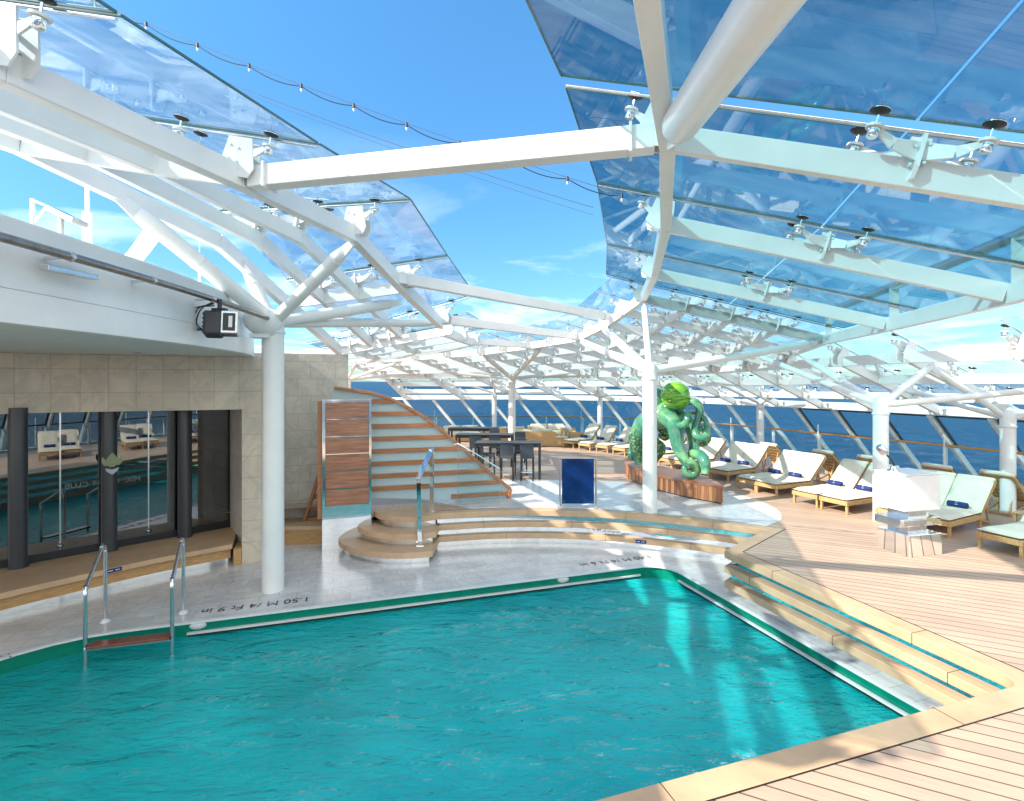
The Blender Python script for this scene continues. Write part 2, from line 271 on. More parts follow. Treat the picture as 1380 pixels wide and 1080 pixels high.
# ------------------------------------------------------------------ mesh builder
class MB:
    def __init__(s): s.v = []; s.f = []; s.mi = []; s.sm = []
    def add(s, vs, fs, smooth=False, mi=0):
        n = len(s.v); s.v += [V(p) for p in vs]
        for f in fs: s.f.append(tuple(i + n for i in f)); s.mi.append(mi); s.sm.append(smooth)
        return s
    def box(s, c, size, rz=0, mi=0, rot=None):
        x, y, z = (a / 2 for a in size)
        vs = [V((i * x, j * y, k * z)) for i in (-1, 1) for j in (-1, 1) for k in (-1, 1)]
        m = rot if rot is not None else Matrix.Rotation(rz, 3, 'Z')
        vs = [m @ p + V(c) for p in vs]
        return s.add(vs, [(0, 1, 3, 2), (4, 6, 7, 5), (0, 4, 5, 1), (2, 3, 7, 6), (0, 2, 6, 4), (1, 5, 7, 3)], mi=mi)
    def beam(s, p, q, w, h, up=(0, 0, 1), mi=0, dz=0, h2=None):
        p = V(p) + V((0, 0, dz)); q = V(q) + V((0, 0, dz)); d = (q - p).normalized()
        side = d.cross(V(up)).normalized(); u = side.cross(d).normalized(); h2 = h if h2 is None else h2
        vs = []
        for a, hh in ((p, h), (q, h2)):
            for i, j in ((-1, -1), (1, -1), (1, 1), (-1, 1)): vs.append(a + side * (i * w / 2) + u * (j * hh / 2))
        return s.add(vs, [(3, 2, 1, 0), (4, 5, 6, 7), (0, 1, 5, 4), (1, 2, 6, 5), (2, 3, 7, 6), (3, 0, 4, 7)], mi=mi)
    def tube(s, p, q, r, r2=None, n=16, mi=0, cap=True):
        p, q = V(p), V(q); r2 = r if r2 is None else r2; d = (q - p).normalized()
        a = d.orthogonal().normalized(); b = d.cross(a)
        vs = []
        for c, rr in ((p, r), (q, r2)):
            for k in range(n):
                t = 2 * math.pi * k / n; vs.append(c + a * (rr * math.cos(t)) + b * (rr * math.sin(t)))
        s.add(vs, [(k, (k + 1) % n, n + (k + 1) % n, n + k) for k in range(n)], smooth=True, mi=mi)
        if cap: s.add(vs[:n], [tuple(reversed(range(n)))], mi=mi); s.add(vs[n:], [tuple(range(n))], mi=mi)
        return s
    def sweep(s, pts, r, n=10, mi=0, closed=False):
        pts = [V(p) for p in pts]; m = len(pts); rs = r if isinstance(r, (list, tuple)) else [r] * m
        prev = None; vs = []
        for i, p in enumerate(pts):
            d = (pts[min(i + 1, m - 1)] - pts[max(i - 1, 0)])
            d = d.normalized() if d.length > 1e-9 else V((0, 0, 1))
            if prev is None: a = d.orthogonal().normalized()
            else:
                a = prev - d * prev.dot(d); a = a.normalized() if a.length > 1e-6 else d.orthogonal().normalized()
            prev = a; b = d.cross(a)
            for k in range(n):
                t = 2 * math.pi * k / n; vs.append(p + a * (rs[i] * math.cos(t)) + b * (rs[i] * math.sin(t)))
        fs = [(i * n + k, i * n + (k + 1) % n, (i + 1) * n + (k + 1) % n, (i + 1) * n + k) for i in range(m - 1) for k in range(n)]
        s.add(vs, fs, smooth=True, mi=mi)
        s.add(vs[:n], [tuple(reversed(range(n)))], smooth=True, mi=mi); s.add(vs[-n:], [tuple(range(n))], smooth=True, mi=mi)
        return s
    def lathe(s, c, prof, n=24, mi=0, axis=(0, 0, 1), smooth=True):
        c = V(c); d = V(axis).normalized(); a = d.orthogonal().normalized(); b = d.cross(a); vs = []
        for (r, z) in prof:
            for k in range(n):
                t = 2 * math.pi * k / n; vs.append(c + d * z + a * (r * math.cos(t)) + b * (r * math.sin(t)))
        fs = [(i * n + k, i * n + (k + 1) % n, (i + 1) * n + (k + 1) % n, (i + 1) * n + k) for i in range(len(prof) - 1) for k in range(n)]
        s.add(vs, fs, smooth=smooth, mi=mi)
        s.add(vs[:n], [tuple(reversed(range(n)))], mi=mi); s.add(vs[-n:], [tuple(range(n))], mi=mi)
        return s
    def prism(s, poly, z0, z1, mi=0, holes=()):
        """vertical prism over a 2-D polygon (with optional holes)"""
        loops = [list(poly)] + [list(h) for h in holes]
        flat = [p for l in loops for p in l]
        tris = tessellate_polygon([[V((p[0], p[1], 0)) for p in l] for l in loops])
        top = [V((p[0], p[1], z1)) for p in flat]; bot = [V((p[0], p[1], z0)) for p in flat]
        tt = []
        for t in tris:
            a, b, c = (flat[i] for i in t)
            ccw = (b[0] - a[0]) * (c[1] - a[1]) - (b[1] - a[1]) * (c[0] - a[0])
            tt.append(tuple(t) if ccw > 0 else tuple(reversed(t)))
        s.add(top, tt, mi=mi)
        if z0 != z1:
            s.add(bot, [tuple(reversed(t)) for t in tt], mi=mi)
            o = 0
            for l in loops:
                n = len(l); vs = [bot[o + i] for i in range(n)] + [top[o + i] for i in range(n)]
                s.add(vs, [(i, (i + 1) % n, n + (i + 1) % n, n + i) for i in range(n)], mi=mi); o += n
        return s
    def plate(s, pts, thick, mi=0):
        """planar 3-D polygon given a thickness along its normal"""
        pts = [V(p) for p in pts]; nrm = (pts[1] - pts[0]).cross(pts[-1] - pts[0]).normalized()
        n = len(pts); a = [p - nrm * thick / 2 for p in pts]; b = [p + nrm * thick / 2 for p in pts]
        return s.add(a + b, [tuple(reversed(range(n))), tuple(range(n, 2 * n))] + [(i, (i + 1) % n, n + (i + 1) % n, n + i) for i in range(n)], mi=mi)
    def ball(s, c, r, n=20, m=12, sc=(1, 1, 1), mi=0):
        c = V(c); vs = []
        for i in range(m + 1):
            p = math.pi * i / m
            for k in range(n):
                t = 2 * math.pi * k / n
                vs.append(c + V((r * sc[0] * math.sin(p) * math.cos(t), r * sc[1] * math.sin(p) * math.sin(t), r * sc[2] * math.cos(p))))
        return s.add(vs, [(i * n + k, (i + 1) * n + k, (i + 1) * n + (k + 1) % n, i * n + (k + 1) % n) for i in range(m) for k in range(n)], smooth=True, mi=mi)
    def build(s, name, mats, parent=None, bevel=0, fix=False, subsurf=0):
        me = bpy.data.meshes.new(name); off = V((0, 0, 0))
        r = parent
        while r is not None and r.parent is not None: r = r.parent
        if r is not None: off = V(r.location)
        me.from_pydata([tuple(p - off) for p in s.v], [], s.f)
        for m in (mats if isinstance(mats, (list, tuple)) else [mats]): me.materials.append(M[m])
        me.polygons.foreach_set('material_index', s.mi); me.polygons.foreach_set('use_smooth', s.sm); me.update()
        if fix:
            bm = bmesh.new(); bm.from_mesh(me); bmesh.ops.remove_doubles(bm, verts=bm.verts, dist=1e-5)
            bmesh.ops.recalc_face_normals(bm, faces=bm.faces); bm.to_mesh(me); bm.free()
        o = bpy.data.objects.new(name, me); col.objects.link(o)
        if parent is not None: o.parent = parent
        if bevel:
            b = o.modifiers.new("bevel", 'BEVEL'); b.width = bevel; b.segments = 2; b.limit_method = 'ANGLE'; b.angle_limit = R(40)
        if subsurf:
            b = o.modifiers.new("sub", 'SUBSURF'); b.levels = subsurf; b.render_levels = subsurf
        return o
def tag(o, label=None, cat=None, group=None, kind=None):
    if label: o['label'] = label
    if cat: o['category'] = cat
    if group: o['group'] = group
    if kind: o['kind'] = kind
    return o
def thing(name, label, cat, loc=(0, 0, 0), rz=0, group=None):
    o = bpy.data.objects.new(name, None); col.objects.link(o); o.empty_display_size = 0.2
    o.location = loc; o.rotation_euler = (0, 0, rz); return tag(o, label, cat, group)
def dup(root, loc, rz, label):
    r = root.copy(); col.objects.link(r); r.location = loc; r.rotation_euler = (0, 0, rz); r['label'] = label
    for ch in list(root.children):
        c = ch.copy(); col.objects.link(c); c.parent = r
        for g in list(ch.children):
            d = g.copy(); col.objects.link(d); d.parent = c
    return r
def struct(name, mb, mat, **kw):
    o = mb.build(name, mat, **kw); o['kind'] = 'structure'; return o
# photograph position -> world point, used to read places off the picture once
def W(px, py, d): return V(((px - 690) / 709 * d, d, EYE - (py - 514) / 709 * d))
def G(px, py, z): 
    d = 709 * (EYE - z) / (py - 514); return V(((px - 690) / 709 * d, d, z))
def lerp(a, b, t): return V(a) * (1 - t) + V(b) * t
def crom(pts, n=6):
    pts = [V(p) for p in pts]; P = [pts[0] * 2 - pts[1]] + pts + [pts[-1] * 2 - pts[-2]]; o = []
    for i in range(1, len(P) - 2):
        for k in range(n):
            t = k / n; a, b, c, d = P[i - 1], P[i], P[i + 1], P[i + 2]
            o.append(0.5 * ((2 * b) + (c - a) * t + (2 * a - 5 * b + 4 * c - d) * t * t + (3 * b - a - 3 * c + d) * t ** 3))
    o.append(pts[-1]); return o
def offset(path, w):
    """2-D polyline moved w to the left of its direction, with mitres"""
    o = []; n = len(path)
    for i in range(n):
        a = path[max(i - 1, 0)]; b = path[i]; c = path[min(i + 1, n - 1)]
        d1 = V((b[0] - a[0], b[1] - a[1])) if i > 0 else V((c[0] - b[0], c[1] - b[1]))
        d2 = V((c[0] - b[0], c[1] - b[1])) if i < n - 1 else d1
        d1.normalize(); d2.normalize(); n1 = V((-d1.y, d1.x)); n2 = V((-d2.y, d2.x)); m = n1 + n2
        m.normalize(); k = w / max(0.35, m.dot(n1)); o.append((b[0] + m.x * k, b[1] + m.y * k))
    return o
def band(mb, path, w, z0, z1, mi=0, start=0.0):
    a = offset(path, start) if start else [(p[0], p[1]) for p in path]; b = offset(path, w)
    for i in range(len(a) - 1):
        q = [a[i], a[i + 1], b[i + 1], b[i]]
        vs = [V((*p, z0)) for p in q] + [V((*p, z1)) for p in q]
        fs = [(4, 5, 6, 7), (3, 2, 1, 0), (0, 1, 5, 4), (2, 3, 7, 6)]
        if i == 0: fs.append((3, 0, 4, 7))
        if i == len(a) - 2: fs.append((1, 2, 6, 5))
        mb.add(vs, fs, mi=mi)
    return mb
# ------------------------------------------------------------------ pool frame
e1 = V((math.cos(R(18)), math.sin(R(18)))); e2 = V((math.sin(R(18)), -math.cos(R(18))))
Q = V((3.21, 11.27))
def F(s, t):
    p = Q - e1 * s + e2 * t; return (p.x, p.y)
def rcorner(a, c, b, r, n=8):
    a, c, b = V(a), V(c), V(b); u = (a - c).normalized(); w = (b - c).normalized(); ang = u.angle(w); k = r / math.tan(ang / 2)
    cen = c + (u + w).normalized() * (r / math.sin(ang / 2)); p0 = c + u * k; p1 = c + w * k
    a0 = math.atan2(p0.y - cen.y, p0.x - cen.x); a1 = math.atan2(p1.y - cen.y, p1.x - cen.x)
    d = (a1 - a0 + math.pi) % (2 * math.pi) - math.pi
    return [(cen.x + r * math.cos(a0 + d * i / n), cen.y + r * math.sin(a0 + d * i / n)) for i in range(n + 1)]
def rrect(s0, t0, s1, t1, r, rl=None):
    cs = [(s0, t0), (s0, t1), (s1, t1), (s1, t0)]; o = []
    for i in range(4):
        a, c, b = cs[i - 1], cs[i], cs[(i + 1) % 4]; rr = (rl or r) if c[0] == s1 else r
        o += rcorner(F(*a), F(*c), F(*b), rr)
    return o
ZM, ZW = -0.80, -1.04
TF = 6.22
# opening cut in the upper deck
corner = rcorner(F(12, TF), F(-0.13, TF), F(-0.13, 1.78), 0.22, 10)
Tt = F(-0.13, 1.78); J = (5.30, 10.98)
arc = [(p.x, p.y) for p in crom([V((J[0], J[1], 0)), (4.40, 11.52, 0), (3.30, 12.02, 0), (2.20, 12.40, 0), (0.9, 12.58, 0), (-0.4, 12.55, 0), (-1.74, 12.28, 0)], 5)]
front = [F(16, TF)] + corner
opening = front + [Tt] + arc + [(-1.74, 12.95), (-3.31, 12.95), (-3.31, 12.35), (-4.33, 12.0), (-4.33, 13.15), (-18, 8.8)]
mb = MB(); mb.prism([F(34, 13.9), F(-7.6, 13.9), (16.0, 5), (15.5, 12), (14.3, 16.2), (12.9, 19.6), (11.4, 23.2), (9.7, 26.0), (6.8, 29.0), (3.6, 30.4), (0.4, 30.9), (-30, 30.9)], 0, 0, holes=[opening])
struct('deck', mb, 'deck')
mb = MB(); apron_out = [(-19, 3.0), (6.6, 3.0), (6.6, 14.2), (-19, 14.2)]
mb.prism(apron_out, ZM, ZM, holes=[rrect(-0.065, 0, 11.9, 6.9, 0.62, 2.1)]); struct('marble_floor', mb, 'marble')
patch = [(p.x, p.y) for p in crom([(5.45, 11.25, 0), (6.1, 11.9, 0), (6.45, 13.1, 0), (6.1, 14.6, 0), (4.9, 15.7, 0), (3, 16.3, 0), (0, 16.5, 0), (-3.2, 16.2, 0)], 5)] + [(-3.2, 14.4)]
back = offset(list(reversed(arc)), 0.25)
mb = MB(); mb.prism(patch + [(-1.0, 12.78)] + back[3:], 0.004, 0.004); struct('marble_terrace', mb, 'marble')
# pool basin: green rim, walls, floor
pin = rrect(-0.065, 0, 11.9, 6.9, 0.62, 2.1)
mb = MB(); n = len(pin)
vs = [V((*p, ZM)) for p in pin] + [V((*p, -2.3)) for p in pin]
mb.add(vs, [(i, n + i, n + (i + 1) % n, (i + 1) % n) for i in range(n)]); mb.prism(pin, -2.3, -2.3, mi=1)
basin = struct('pool_basin', mb, ['basin', 'basinfloor'])
# thin white coping lip around the water
mb = MB(); loop = pin + [pin[0]]; band(mb, loop, -0.05, ZM - 0.02, ZM + 0.012); struct('pool_rim', mb, 'offwhite')
# water surface, really rippled
mb = MB(); NX, NY = 210, 130; vs = []
def wave(x, y):
    p = V((x, y, 0)); a = noise.noise(V((x * 0.55 + 0.3 * math.sin(y), y * 1.1, 3.1))) * 0.030
    a += noise.noise(V((x * 1.7, y * 3.0, 7.0))) * 0.014 + noise.noise(V((x * 4.2 + y, y * 6.5, 1.0))) * 0.005
    return a
for j in range(NY + 1):
    for i in range(NX + 1):
        x, y = F(-0.2 + 12.1 * i / NX, 6.9 * j / NY); vs.append(V((x, y, ZW + wave(x, y))))
# keep only cells whose centre is within the basin outline
def inside(p, poly):
    c = False; j = len(poly) - 1
    for i in range(len(poly)):
        a, b = poly[i], poly[j]
        if (a[1] > p[1]) != (b[1] > p[1]) and p[0] < (b[0] - a[0]) * (p[1] - a[1]) / (b[1] - a[1]) + a[0]: c = not c
        j = i
    return c
big = rrect(-0.13, -0.08, 11.98, 6.98, 0.6, 2.1)
fs = []
for j in range(NY):
    for i in range(NX):
        a = j * (NX + 1) + i; p = (vs[a] + vs[a + NX + 2]) / 2
        if inside((p.x, p.y), big): fs.append((a, a + 1, a + NX + 2, a + NX + 1))
mb.add(vs, fs, smooth=True); struct('pool_water', mb, 'water')
# overflow trim rails just above the water on the green wall
def trim(s0, t0, s1, t1, label):
    a, b = F(s0, t0), F(s1, t1); m = MB(); m.beam((*a, -0.975), (*b, -0.975), 0.05, 0.030, mi=0); m.beam((*a, -1.006), (*b, -1.006), 0.045, 0.024, mi=1)
    o = m.build('pool_wall_rail', ['whiteplastic', 'frameblack']); tag(o, label, 'pool rail'); return o
trim(0.55, 0.035, 8.9, 0.035, 'long white rail along the far wall of the pool just above the water')
trim(-0.03, 0.55, -0.03, 6.8, 'white rail along the right pool wall below the wooden ledges')

# sea far below and around
mb = MB(); mb.prism([(-40000, -40000), (40000, -40000), (40000, 40000), (-40000, 40000)], -24, -24); struct('sea', mb, 'sea')

# ------------------------------------------------------------------ wooden ledges with mirrored risers
led = thing('pool_ledge_steps', 'three stacked pale wood ledges with mirrored risers around the sunken pool terrace', 'steps', (*Tt, ZM))
path_all = [corner[0]] + corner[1:] + [Tt]
fr = [F(16, TF), corner[0]]
m = MB(); band(m, front + [Tt, J] + arc[1:], -0.26, -0.13, 0.008); cp = m.build('coping', 'coping', led, bevel=0.012)
side = front + [Tt, J] + arc[1:]
for k, z in ((1, -0.27), (2, -0.54)):
    m = MB(); band(m, side, -0.30, z - 0.125, z); m.build('ledge_board', 'coping', led, bevel=0.012)
m = MB(); band(m, side, -0.16, ZM, -0.005, start=-0.105); m.build('mirror_riser', 'mirror', led)
m = MB(); band(m, [F(16, TF), corner[0], corner[5]], -0.12, -2.3, ZM - 0.01, start=-0.02); m.build('side_wall', 'coping', led)
# black shadow-gap joints cut across the boards
m = MB()
def joint(p, q, z0, z1, ww=0.26):
    m = MB()
    d = (V(q) - V(p)).normalized(); nn = V((d.y, -d.x)); c = V(p) + nn * (ww / 2 - 0.003)
    m.box((c.x, c.y, (z0 + z1) / 2), (0.006, ww, z1 - z0), rz=math.atan2(nn.y, nn.x) - math.pi / 2); m.build('board_joint', 'black', led)
for t, z in ((5.1, 0), (2.9, 0)): joint(F(-0.13, t), F(-0.13, t - 1), z - 0.132, z + 0.0105)
for t, z in ((5.5, -0.27), (4.0, -0.54), (5.9, -0.54), (2.4, -0.27)): joint(F(-0.13, t), F(-0.13, t - 1), z - 0.127, z + 0.003, 0.30)
for i, z in ((5, 0), (13, 0), (22, 0), (9, -.27), (18, -.27), (26, -.27), (7, -.54), (15, -.54), (24, -.54)):
    joint(arc[i], arc[i + 1], z - 0.132, z + (0.0105 if z == 0 else 0.003), 0.26)
for s in (1.2, 4.2, 7.4): joint(F(s, TF), F(s - 1, TF), -0.132, 0.0105)
# seam groove between coping and deck boards
m = MB(); band(m, front + [Tt, J] + arc[1:], -0.268, 0.001, 0.009, start=-0.26); m.build('groove', 'frameblack', led)

# ------------------------------------------------------------------ round steps
rs = thing('curved_steps', 'rounded pale wood steps with mirrored edges climbing to the landing', 'steps', (-2.4, 12.4, ZM))
C0 = V((-2.4, 13.0))
PLa, PLb = V((-4.33, 12.0)), V((-3.31, 12.35))
def tread_poly(r, xr=-1.70):
    pts = []
    amax = -math.acos((xr - C0.x) / r)
    a0 = -math.pi
    for k in range(25):
        a = a0 + (amax - a0) * k / 24; p = (C0.x + r * math.cos(a), C0.y + r * math.sin(a))
        # stay in front of the partition
        dd = (PLb - PLa).normalized(); nn = V((dd.y, -dd.x)); q = V(p) - PLa
        if p[0] < PLb.x + 0.02 and q.dot(nn) < -0.02: continue
        pts.append(p)
    f = pts[0]; dd = (PLb - PLa).normalized(); nn = V((dd.y, -dd.x))
    s = (V(f) - PLa).dot(dd); base = PLa + dd * s + nn * -0.02; e = PLb + nn * -0.02 + dd * 0.02
    return [(e.x, 12.93), (e.x, e.y)] + ([(base.x, base.y)] if s < 1.0 else []) + pts + [(xr, 12.93)]
for k, (r, z) in enumerate(((1.0, 0.006), (1.42, -0.27), (1.85, -0.54))):
    m = MB(); m.prism(tread_poly(r), z - 0.125, z); m.build('tread', 'coping', rs, bevel=0.012)
    m = MB(); m.prism(tread_poly(r - 0.10, -1.79), (-0.27 if k == 0 else -0.54 if k == 1 else ZM), z - 0.125); m.build('riser', 'mirror', rs)
for rr in (0.2, 0.34, 0.48, 0.62, 0.78):
    m = MB()
    for i in range(48):
        a, b = 2 * math.pi * i / 48, 2 * math.pi * (i + 1) / 48; c = V((-2.35, 13.15, 0.0075))
        m.add([c + V((x * math.cos(t), 0.95 * x * math.sin(t), 0)) for t, x in ((a, rr), (b, rr), (b, rr + 0.012), (a, rr + 0.012))], [(0, 1, 2, 3)])
    m.build('inlay_ring', 'redwood', rs)

# partition of walnut boards and chrome strips on a mirror plinth
pt = thing('walnut_partition', 'tall chrome framed walnut partition on a mirror plinth beside the round steps', 'partition', (PLa.x, PLa.y, ZM))
dd = (PLb - PLa).normalized(); nn = V((dd.y, -dd.x)); Lp = (PLb - PLa).length; ang = math.atan2(dd.y, dd.x)
def PB(s, off, z): p = PLa + dd * s + nn * off; return V((p.x, p.y, z))
def pbox(m, s0, s1, o0, o1, z0, z1, mi=0):
    c = PB((s0 + s1) / 2, (o0 + o1) / 2, (z0 + z1) / 2); m.box(c, (abs(s1 - s0), abs(o1 - o0), z1 - z0), rz=ang, mi=mi)
ZT = 2.66
m = MB(); pbox(m, 0, Lp, -0.16, 0.0, ZM, 0.23); m.build('mirror_plinth', 'mirror', pt)
m = MB(); pbox(m, 0.07, Lp - 0.05, -0.15, -0.01, 0.23, ZT - 0.02); m.build('core', 'walnut', pt)
for k in range(7):
    z0 = 0.245 + k * 0.40; z1 = min(z0 + 0.365, ZT - 0.02)
    if z1 - z0 > 0.01: m = MB(); pbox(m, 0.08, Lp - 0.055, -0.01, 0.008, z0, z1); m.build('walnut_board', 'walnut', pt)
    m = MB(); pbox(m, 0.075, Lp - 0.05, -0.01, 0.014, z1 + 0.004, z1 + 0.024); m.build('chrome_strip', 'chrome', pt)
for s0, s1 in ((0.0, 0.07), (Lp - 0.05, Lp + 0.01)):
    m = MB(); pbox(m, s0, s1, -0.165, 0.022, 0.23, ZT); m.build('chrome_post', 'chrome', pt, bevel=0.004)
m = MB(); pbox(m, -0.005, Lp + 0.015, -0.17, 0.03, ZT, ZT + 0.02); m.build('chrome_cap', 'chrome', pt)
m = MB(); pbox(m, -0.10, -0.005, -0.13, -0.03, -0.05, ZT - 0.02); m.build('side_board', 'slatwood', pt)

# curved slatted staircase screen behind it
sc_a, sc_b = V((-3.48, 12.95)), V((-0.08, 13.95)); sd = (sc_b - sc_a).normalized(); sn = V((sd.y, -sd.x)); sang = math.atan2(sd.y, sd.x)
def on_screen(px, py):
    r = V(((px - 690) / 709, 1.0)); a = sc_a; den = r.x * sd.y - r.y * sd.x
    d = (a.x * sd.y - a.y * sd.x) / den; s = (V((r.x * d, r.y * d)) - a).dot(sd); return s, EYE - (py - 514) / 709 * d
def SP(s, z, off=0): p = sc_a + sd * s + sn * off; return V((p.x, p.y, z))
rail_px = [(450, 523), (475, 526), (500, 530), (525, 537), (548, 548), (572, 562), (597, 582), (620, 601), (642, 621), (664, 640), (688, 659)]
rail = [on_screen(*p) for p in rail_px]
ss = thing('slatted_stair_screen', 'big curved screen of orange wood slats and frosted glass at the stair', 'screen', (sc_b.x, sc_b.y, 0))
m = MB()
for i in range(len(rail) - 1): m.beam(SP(*rail[i]), SP(*rail[i + 1]), 0.12, 0.075)
end = on_screen(683, 682); m.beam(SP(*rail[-1]), SP(*end), 0.12, 0.075); m.build('curved_rail', 'slatwood', ss, bevel=0.01)
def rail_s(z):
    for i in range(len(rail) - 1):
        if rail[i][1] >= z >= rail[i + 1][1]:
            t = (rail[i][1] - z) / (rail[i][1] - rail[i + 1][1]); return rail[i][0] + (rail[i + 1][0] - rail[i][0]) * t
    return rail[-1][0] - 0.02 - (rail[-1][1] - z) * 0.12
for k in range(9):
    z = 0.155 + k * 0.308 - 0.02
    s1 = rail_s(z) - 0.03; s0 = -0.9 if z > 0.3 else 1.75
    if z < 0.3: s0 = 2.0
    if s1 > s0: m = MB(); m.beam(SP(s0, z), SP(s1, z), 0.05, 0.115); m.build('slat', 'slatwood', ss, bevel=0.006)
m = MB(); gp = [SP(*r, -0.0) for r in rail]; g = [SP(2.05, 0.04)] + [SP(-0.9, 0.30)] + [SP(-0.9, rail[0][1])] + gp[1:] + [SP(*end)]
m.plate([p + V((-sn.x * 0.06, -sn.y * 0.06, 0)) for p in reversed(g)], 0.012); m.build('frosted_panel', 'glass_frost', ss)
# lower left part of the stair with its own stringer
m = MB(); a, b = W(407, 714, 13.0), W(430, 640, 13.0); m.beam(a, b, 0.1, 0.07); m.build('lower_stringer', 'slatwood', ss)
for k in range(4):
    y = 700 - k * 15; x = 409 + (k + 1) * 4.6; m = MB(); m.beam(W(x, y, 13.05), W(436, y - 2, 13.05), 0.05, 0.09); m.build('lower_slat', 'slatwood', ss)

# glass balustrade with thin chrome rail by the stair foot
gb = thing('glass_balustrade', 'clear glass balustrade with a slim sloping chrome rail before the stair', 'balustrade', (-1.2, 12.95, 0))
a, b = W(617, 598, 12.95), W(673, 632, 13.1)
m = MB(); m.sweep([a + V((-0.1, 0, -0.03)), a, lerp(a, b, 0.5) + V((0, 0, 0.02)), b], 0.018, n=8); m.build('rail', 'chrome', gb)
m = MB(); m.plate([V((a.x, a.y, 0.01)), V((b.x, b.y, 0.01)), b - V((0, 0, 0.03)), a - V((0, 0, 0.03))], 0.012); m.build('glass_pane', 'glass_clear', gb)
for k in (0, 1):
    p = (a, b)[k]; m = MB(); m.tube((p.x, p.y, 0), (p.x, p.y, p.z), 0.006, n=8); m.build('edge_strip', 'steel', gb)

# polished handrail on the steps
hr = thing('step_handrail', 'polished flat bar handrail bridging the round steps', 'handrail', (-2.1, 11.5, -0.54))
pf, pb = G(566, 737, -0.54), G(582, 690, 0.006); tf = V((pf.x - 0.03, pf.y, 0.98)); tb = V((pb.x, pb.y, 1.50))
m = MB(); m.beam(pf, tf, 0.10, 0.035, up=(0, 1, 0)); m.build('front_post', 'mirror', hr, bevel=0.004)
m = MB(); m.beam(pb, tb, 0.10, 0.035, up=(0, 1, 0)); m.build('back_post', 'mirror', hr, bevel=0.004)
m = MB(); m.beam(tf - V((0, 0.03, 0)), tb + V((0, 0.03, 0)), 0.11, 0.035); m.build('grab_bar', 'mirror', hr, bevel=0.004)
for p in (pf, pb): m = MB(); m.box((p.x, p.y, p.z + 0.008), (0.16, 0.1, 0.014)); m.build('base_plate', 'steel', hr)

# ------------------------------------------------------------------ pool ladder
pl = thing('pool_ladder', 'stainless pool ladder with dark red treads standing in the water', 'pool ladder', (*F(9.5, 0.0), ZM))
feet = [G(142, 838, ZM), G(247, 826, ZM)]; fronts = [W(115, 793, 7.65), W(232, 785, 7.95)]
for p, q in zip(feet, fronts):
    q = V((q.x, q.y, 0)); top = p + V((0.0, -0.02, 0.98)); 
    du = V((q.x - p.x, q.y - p.y, 0))
    pts = [p, p + V((0, 0, 1.05)), p + V((0, 0, 1.18)) + du * 0.015, p + V((0, 0, 1.25)) + du * 0.06, p + V((0, 0, 1.275)) + du * 0.13, p + V((0, 0, 1.26)) + du * 0.20, p + V((0, 0, 1.21)) + du * 0.28,
           V((q.x, q.y, ZM + 0.92)) - du * 0.08, V((q.x, q.y, ZM + 0.86)) - du * 0.015, V((q.x, q.y, ZM + 0.76)), V((q.x, q.y, -1.95))]
    m = MB(); m.sweep(crom(pts, 4), 0.028, n=14); m.build('side_rail', 'steel', pl)
    m = MB(); m.lathe(p, [(0.075, 0), (0.075, 0.012), (0.05, 0.035), (0.035, 0.05)], n=20); m.build('foot_flange', 'whiteplastic', pl)
qa, qb = V((fronts[0].x, fronts[0].y, 0)), V((fronts[1].x, fronts[1].y, 0))
for z in (-0.76, -1.075, -1.36):
    m = MB(); m.beam(qa + V((0.03, 0.03, z)), qb + V((-0.03, 0.03, z)), 0.20, 0.04); m.build('step_tread', 'ladderwood', pl, bevel=0.006)
    m = MB(); m.beam(qa + V((0, -0.04, z - 0.03)), qb + V((0, -0.04, z - 0.03)), 0.02, 0.025); m.build('tread_bracket', 'steel', pl)
# round wall lenses
for (px, py, lab) in ((267, 845, 'white oval lens on the pool wall near the ladder'), (757, 781, 'white oval lens on the far pool wall near the depth lettering')):
    p = G(px, py, -0.90); 
    m = MB(); nrm = V((e2.x, e2.y, 0)); 
    # slide onto the wall plane t=0
    s = -(V((p.x, p.y)) - Q).dot(e1); b = F(s, 0.0)
    m.lathe((b[0], b[1], -0.885), [(0.125, 0.0), (0.125, 0.012), (0.10, 0.03), (0.05, 0.042), (0.01, 0.044)], n=28, axis=nrm)
    for v in m.v: v.z = -0.878 + (v.z + 0.885) * 0.48
    o = m.build('pool_wall_lens', 'whiteplastic'); tag(o, lab, 'pool light')
# lettering
def text(name, body, size, mat, loc, rot, extrude=0.001, align='CENTER', parent=None, label=None, cat=None, kind=None, mirror=False):
    c = bpy.data.curves.new(name, 'FONT'); c.body = body; c.size = size; c.extrude = extrude; c.align_x = align; c.align_y = 'CENTER'
    tmp = bpy.data.objects.new(name, c); col.objects.link(tmp); bpy.context.view_layer.update()
    me = bpy.data.meshes.new_from_object(tmp); bpy.data.objects.remove(tmp)
    if mirror:
        for v in me.vertices: v.co.x *= -1
        me.flip_normals()
    o = bpy.data.objects.new(name, me); col.objects.link(o); me.materials.clear(); me.materials.append(M[mat])
    o.location = loc; o.rotation_euler = rot
    if parent is not None: o.parent = parent; o.location = V(loc) - V(parent.location)
    if label: tag(o, label, cat)
    if kind: o['kind'] = kind
    return o
p = G(345, 817, ZM); text('depth_marking', '1.50 M /4 Ft 9 in', 0.26, 'ink', (p.x, p.y + 0.04, ZM + 0.004), (0, 0, R(180 + 18)), label='black depth lettering on the marble beside the pool ladder', cat='lettering')
p = G(832, 758, ZM); text('depth_marking', '1.40 M /4 Ft 6 in', 0.26, 'ink', (p.x, p.y + 0.10, ZM + 0.004), (0, 0, R(180 + 18)), label='black depth lettering on the marble at the far right pool corner', cat='lettering')
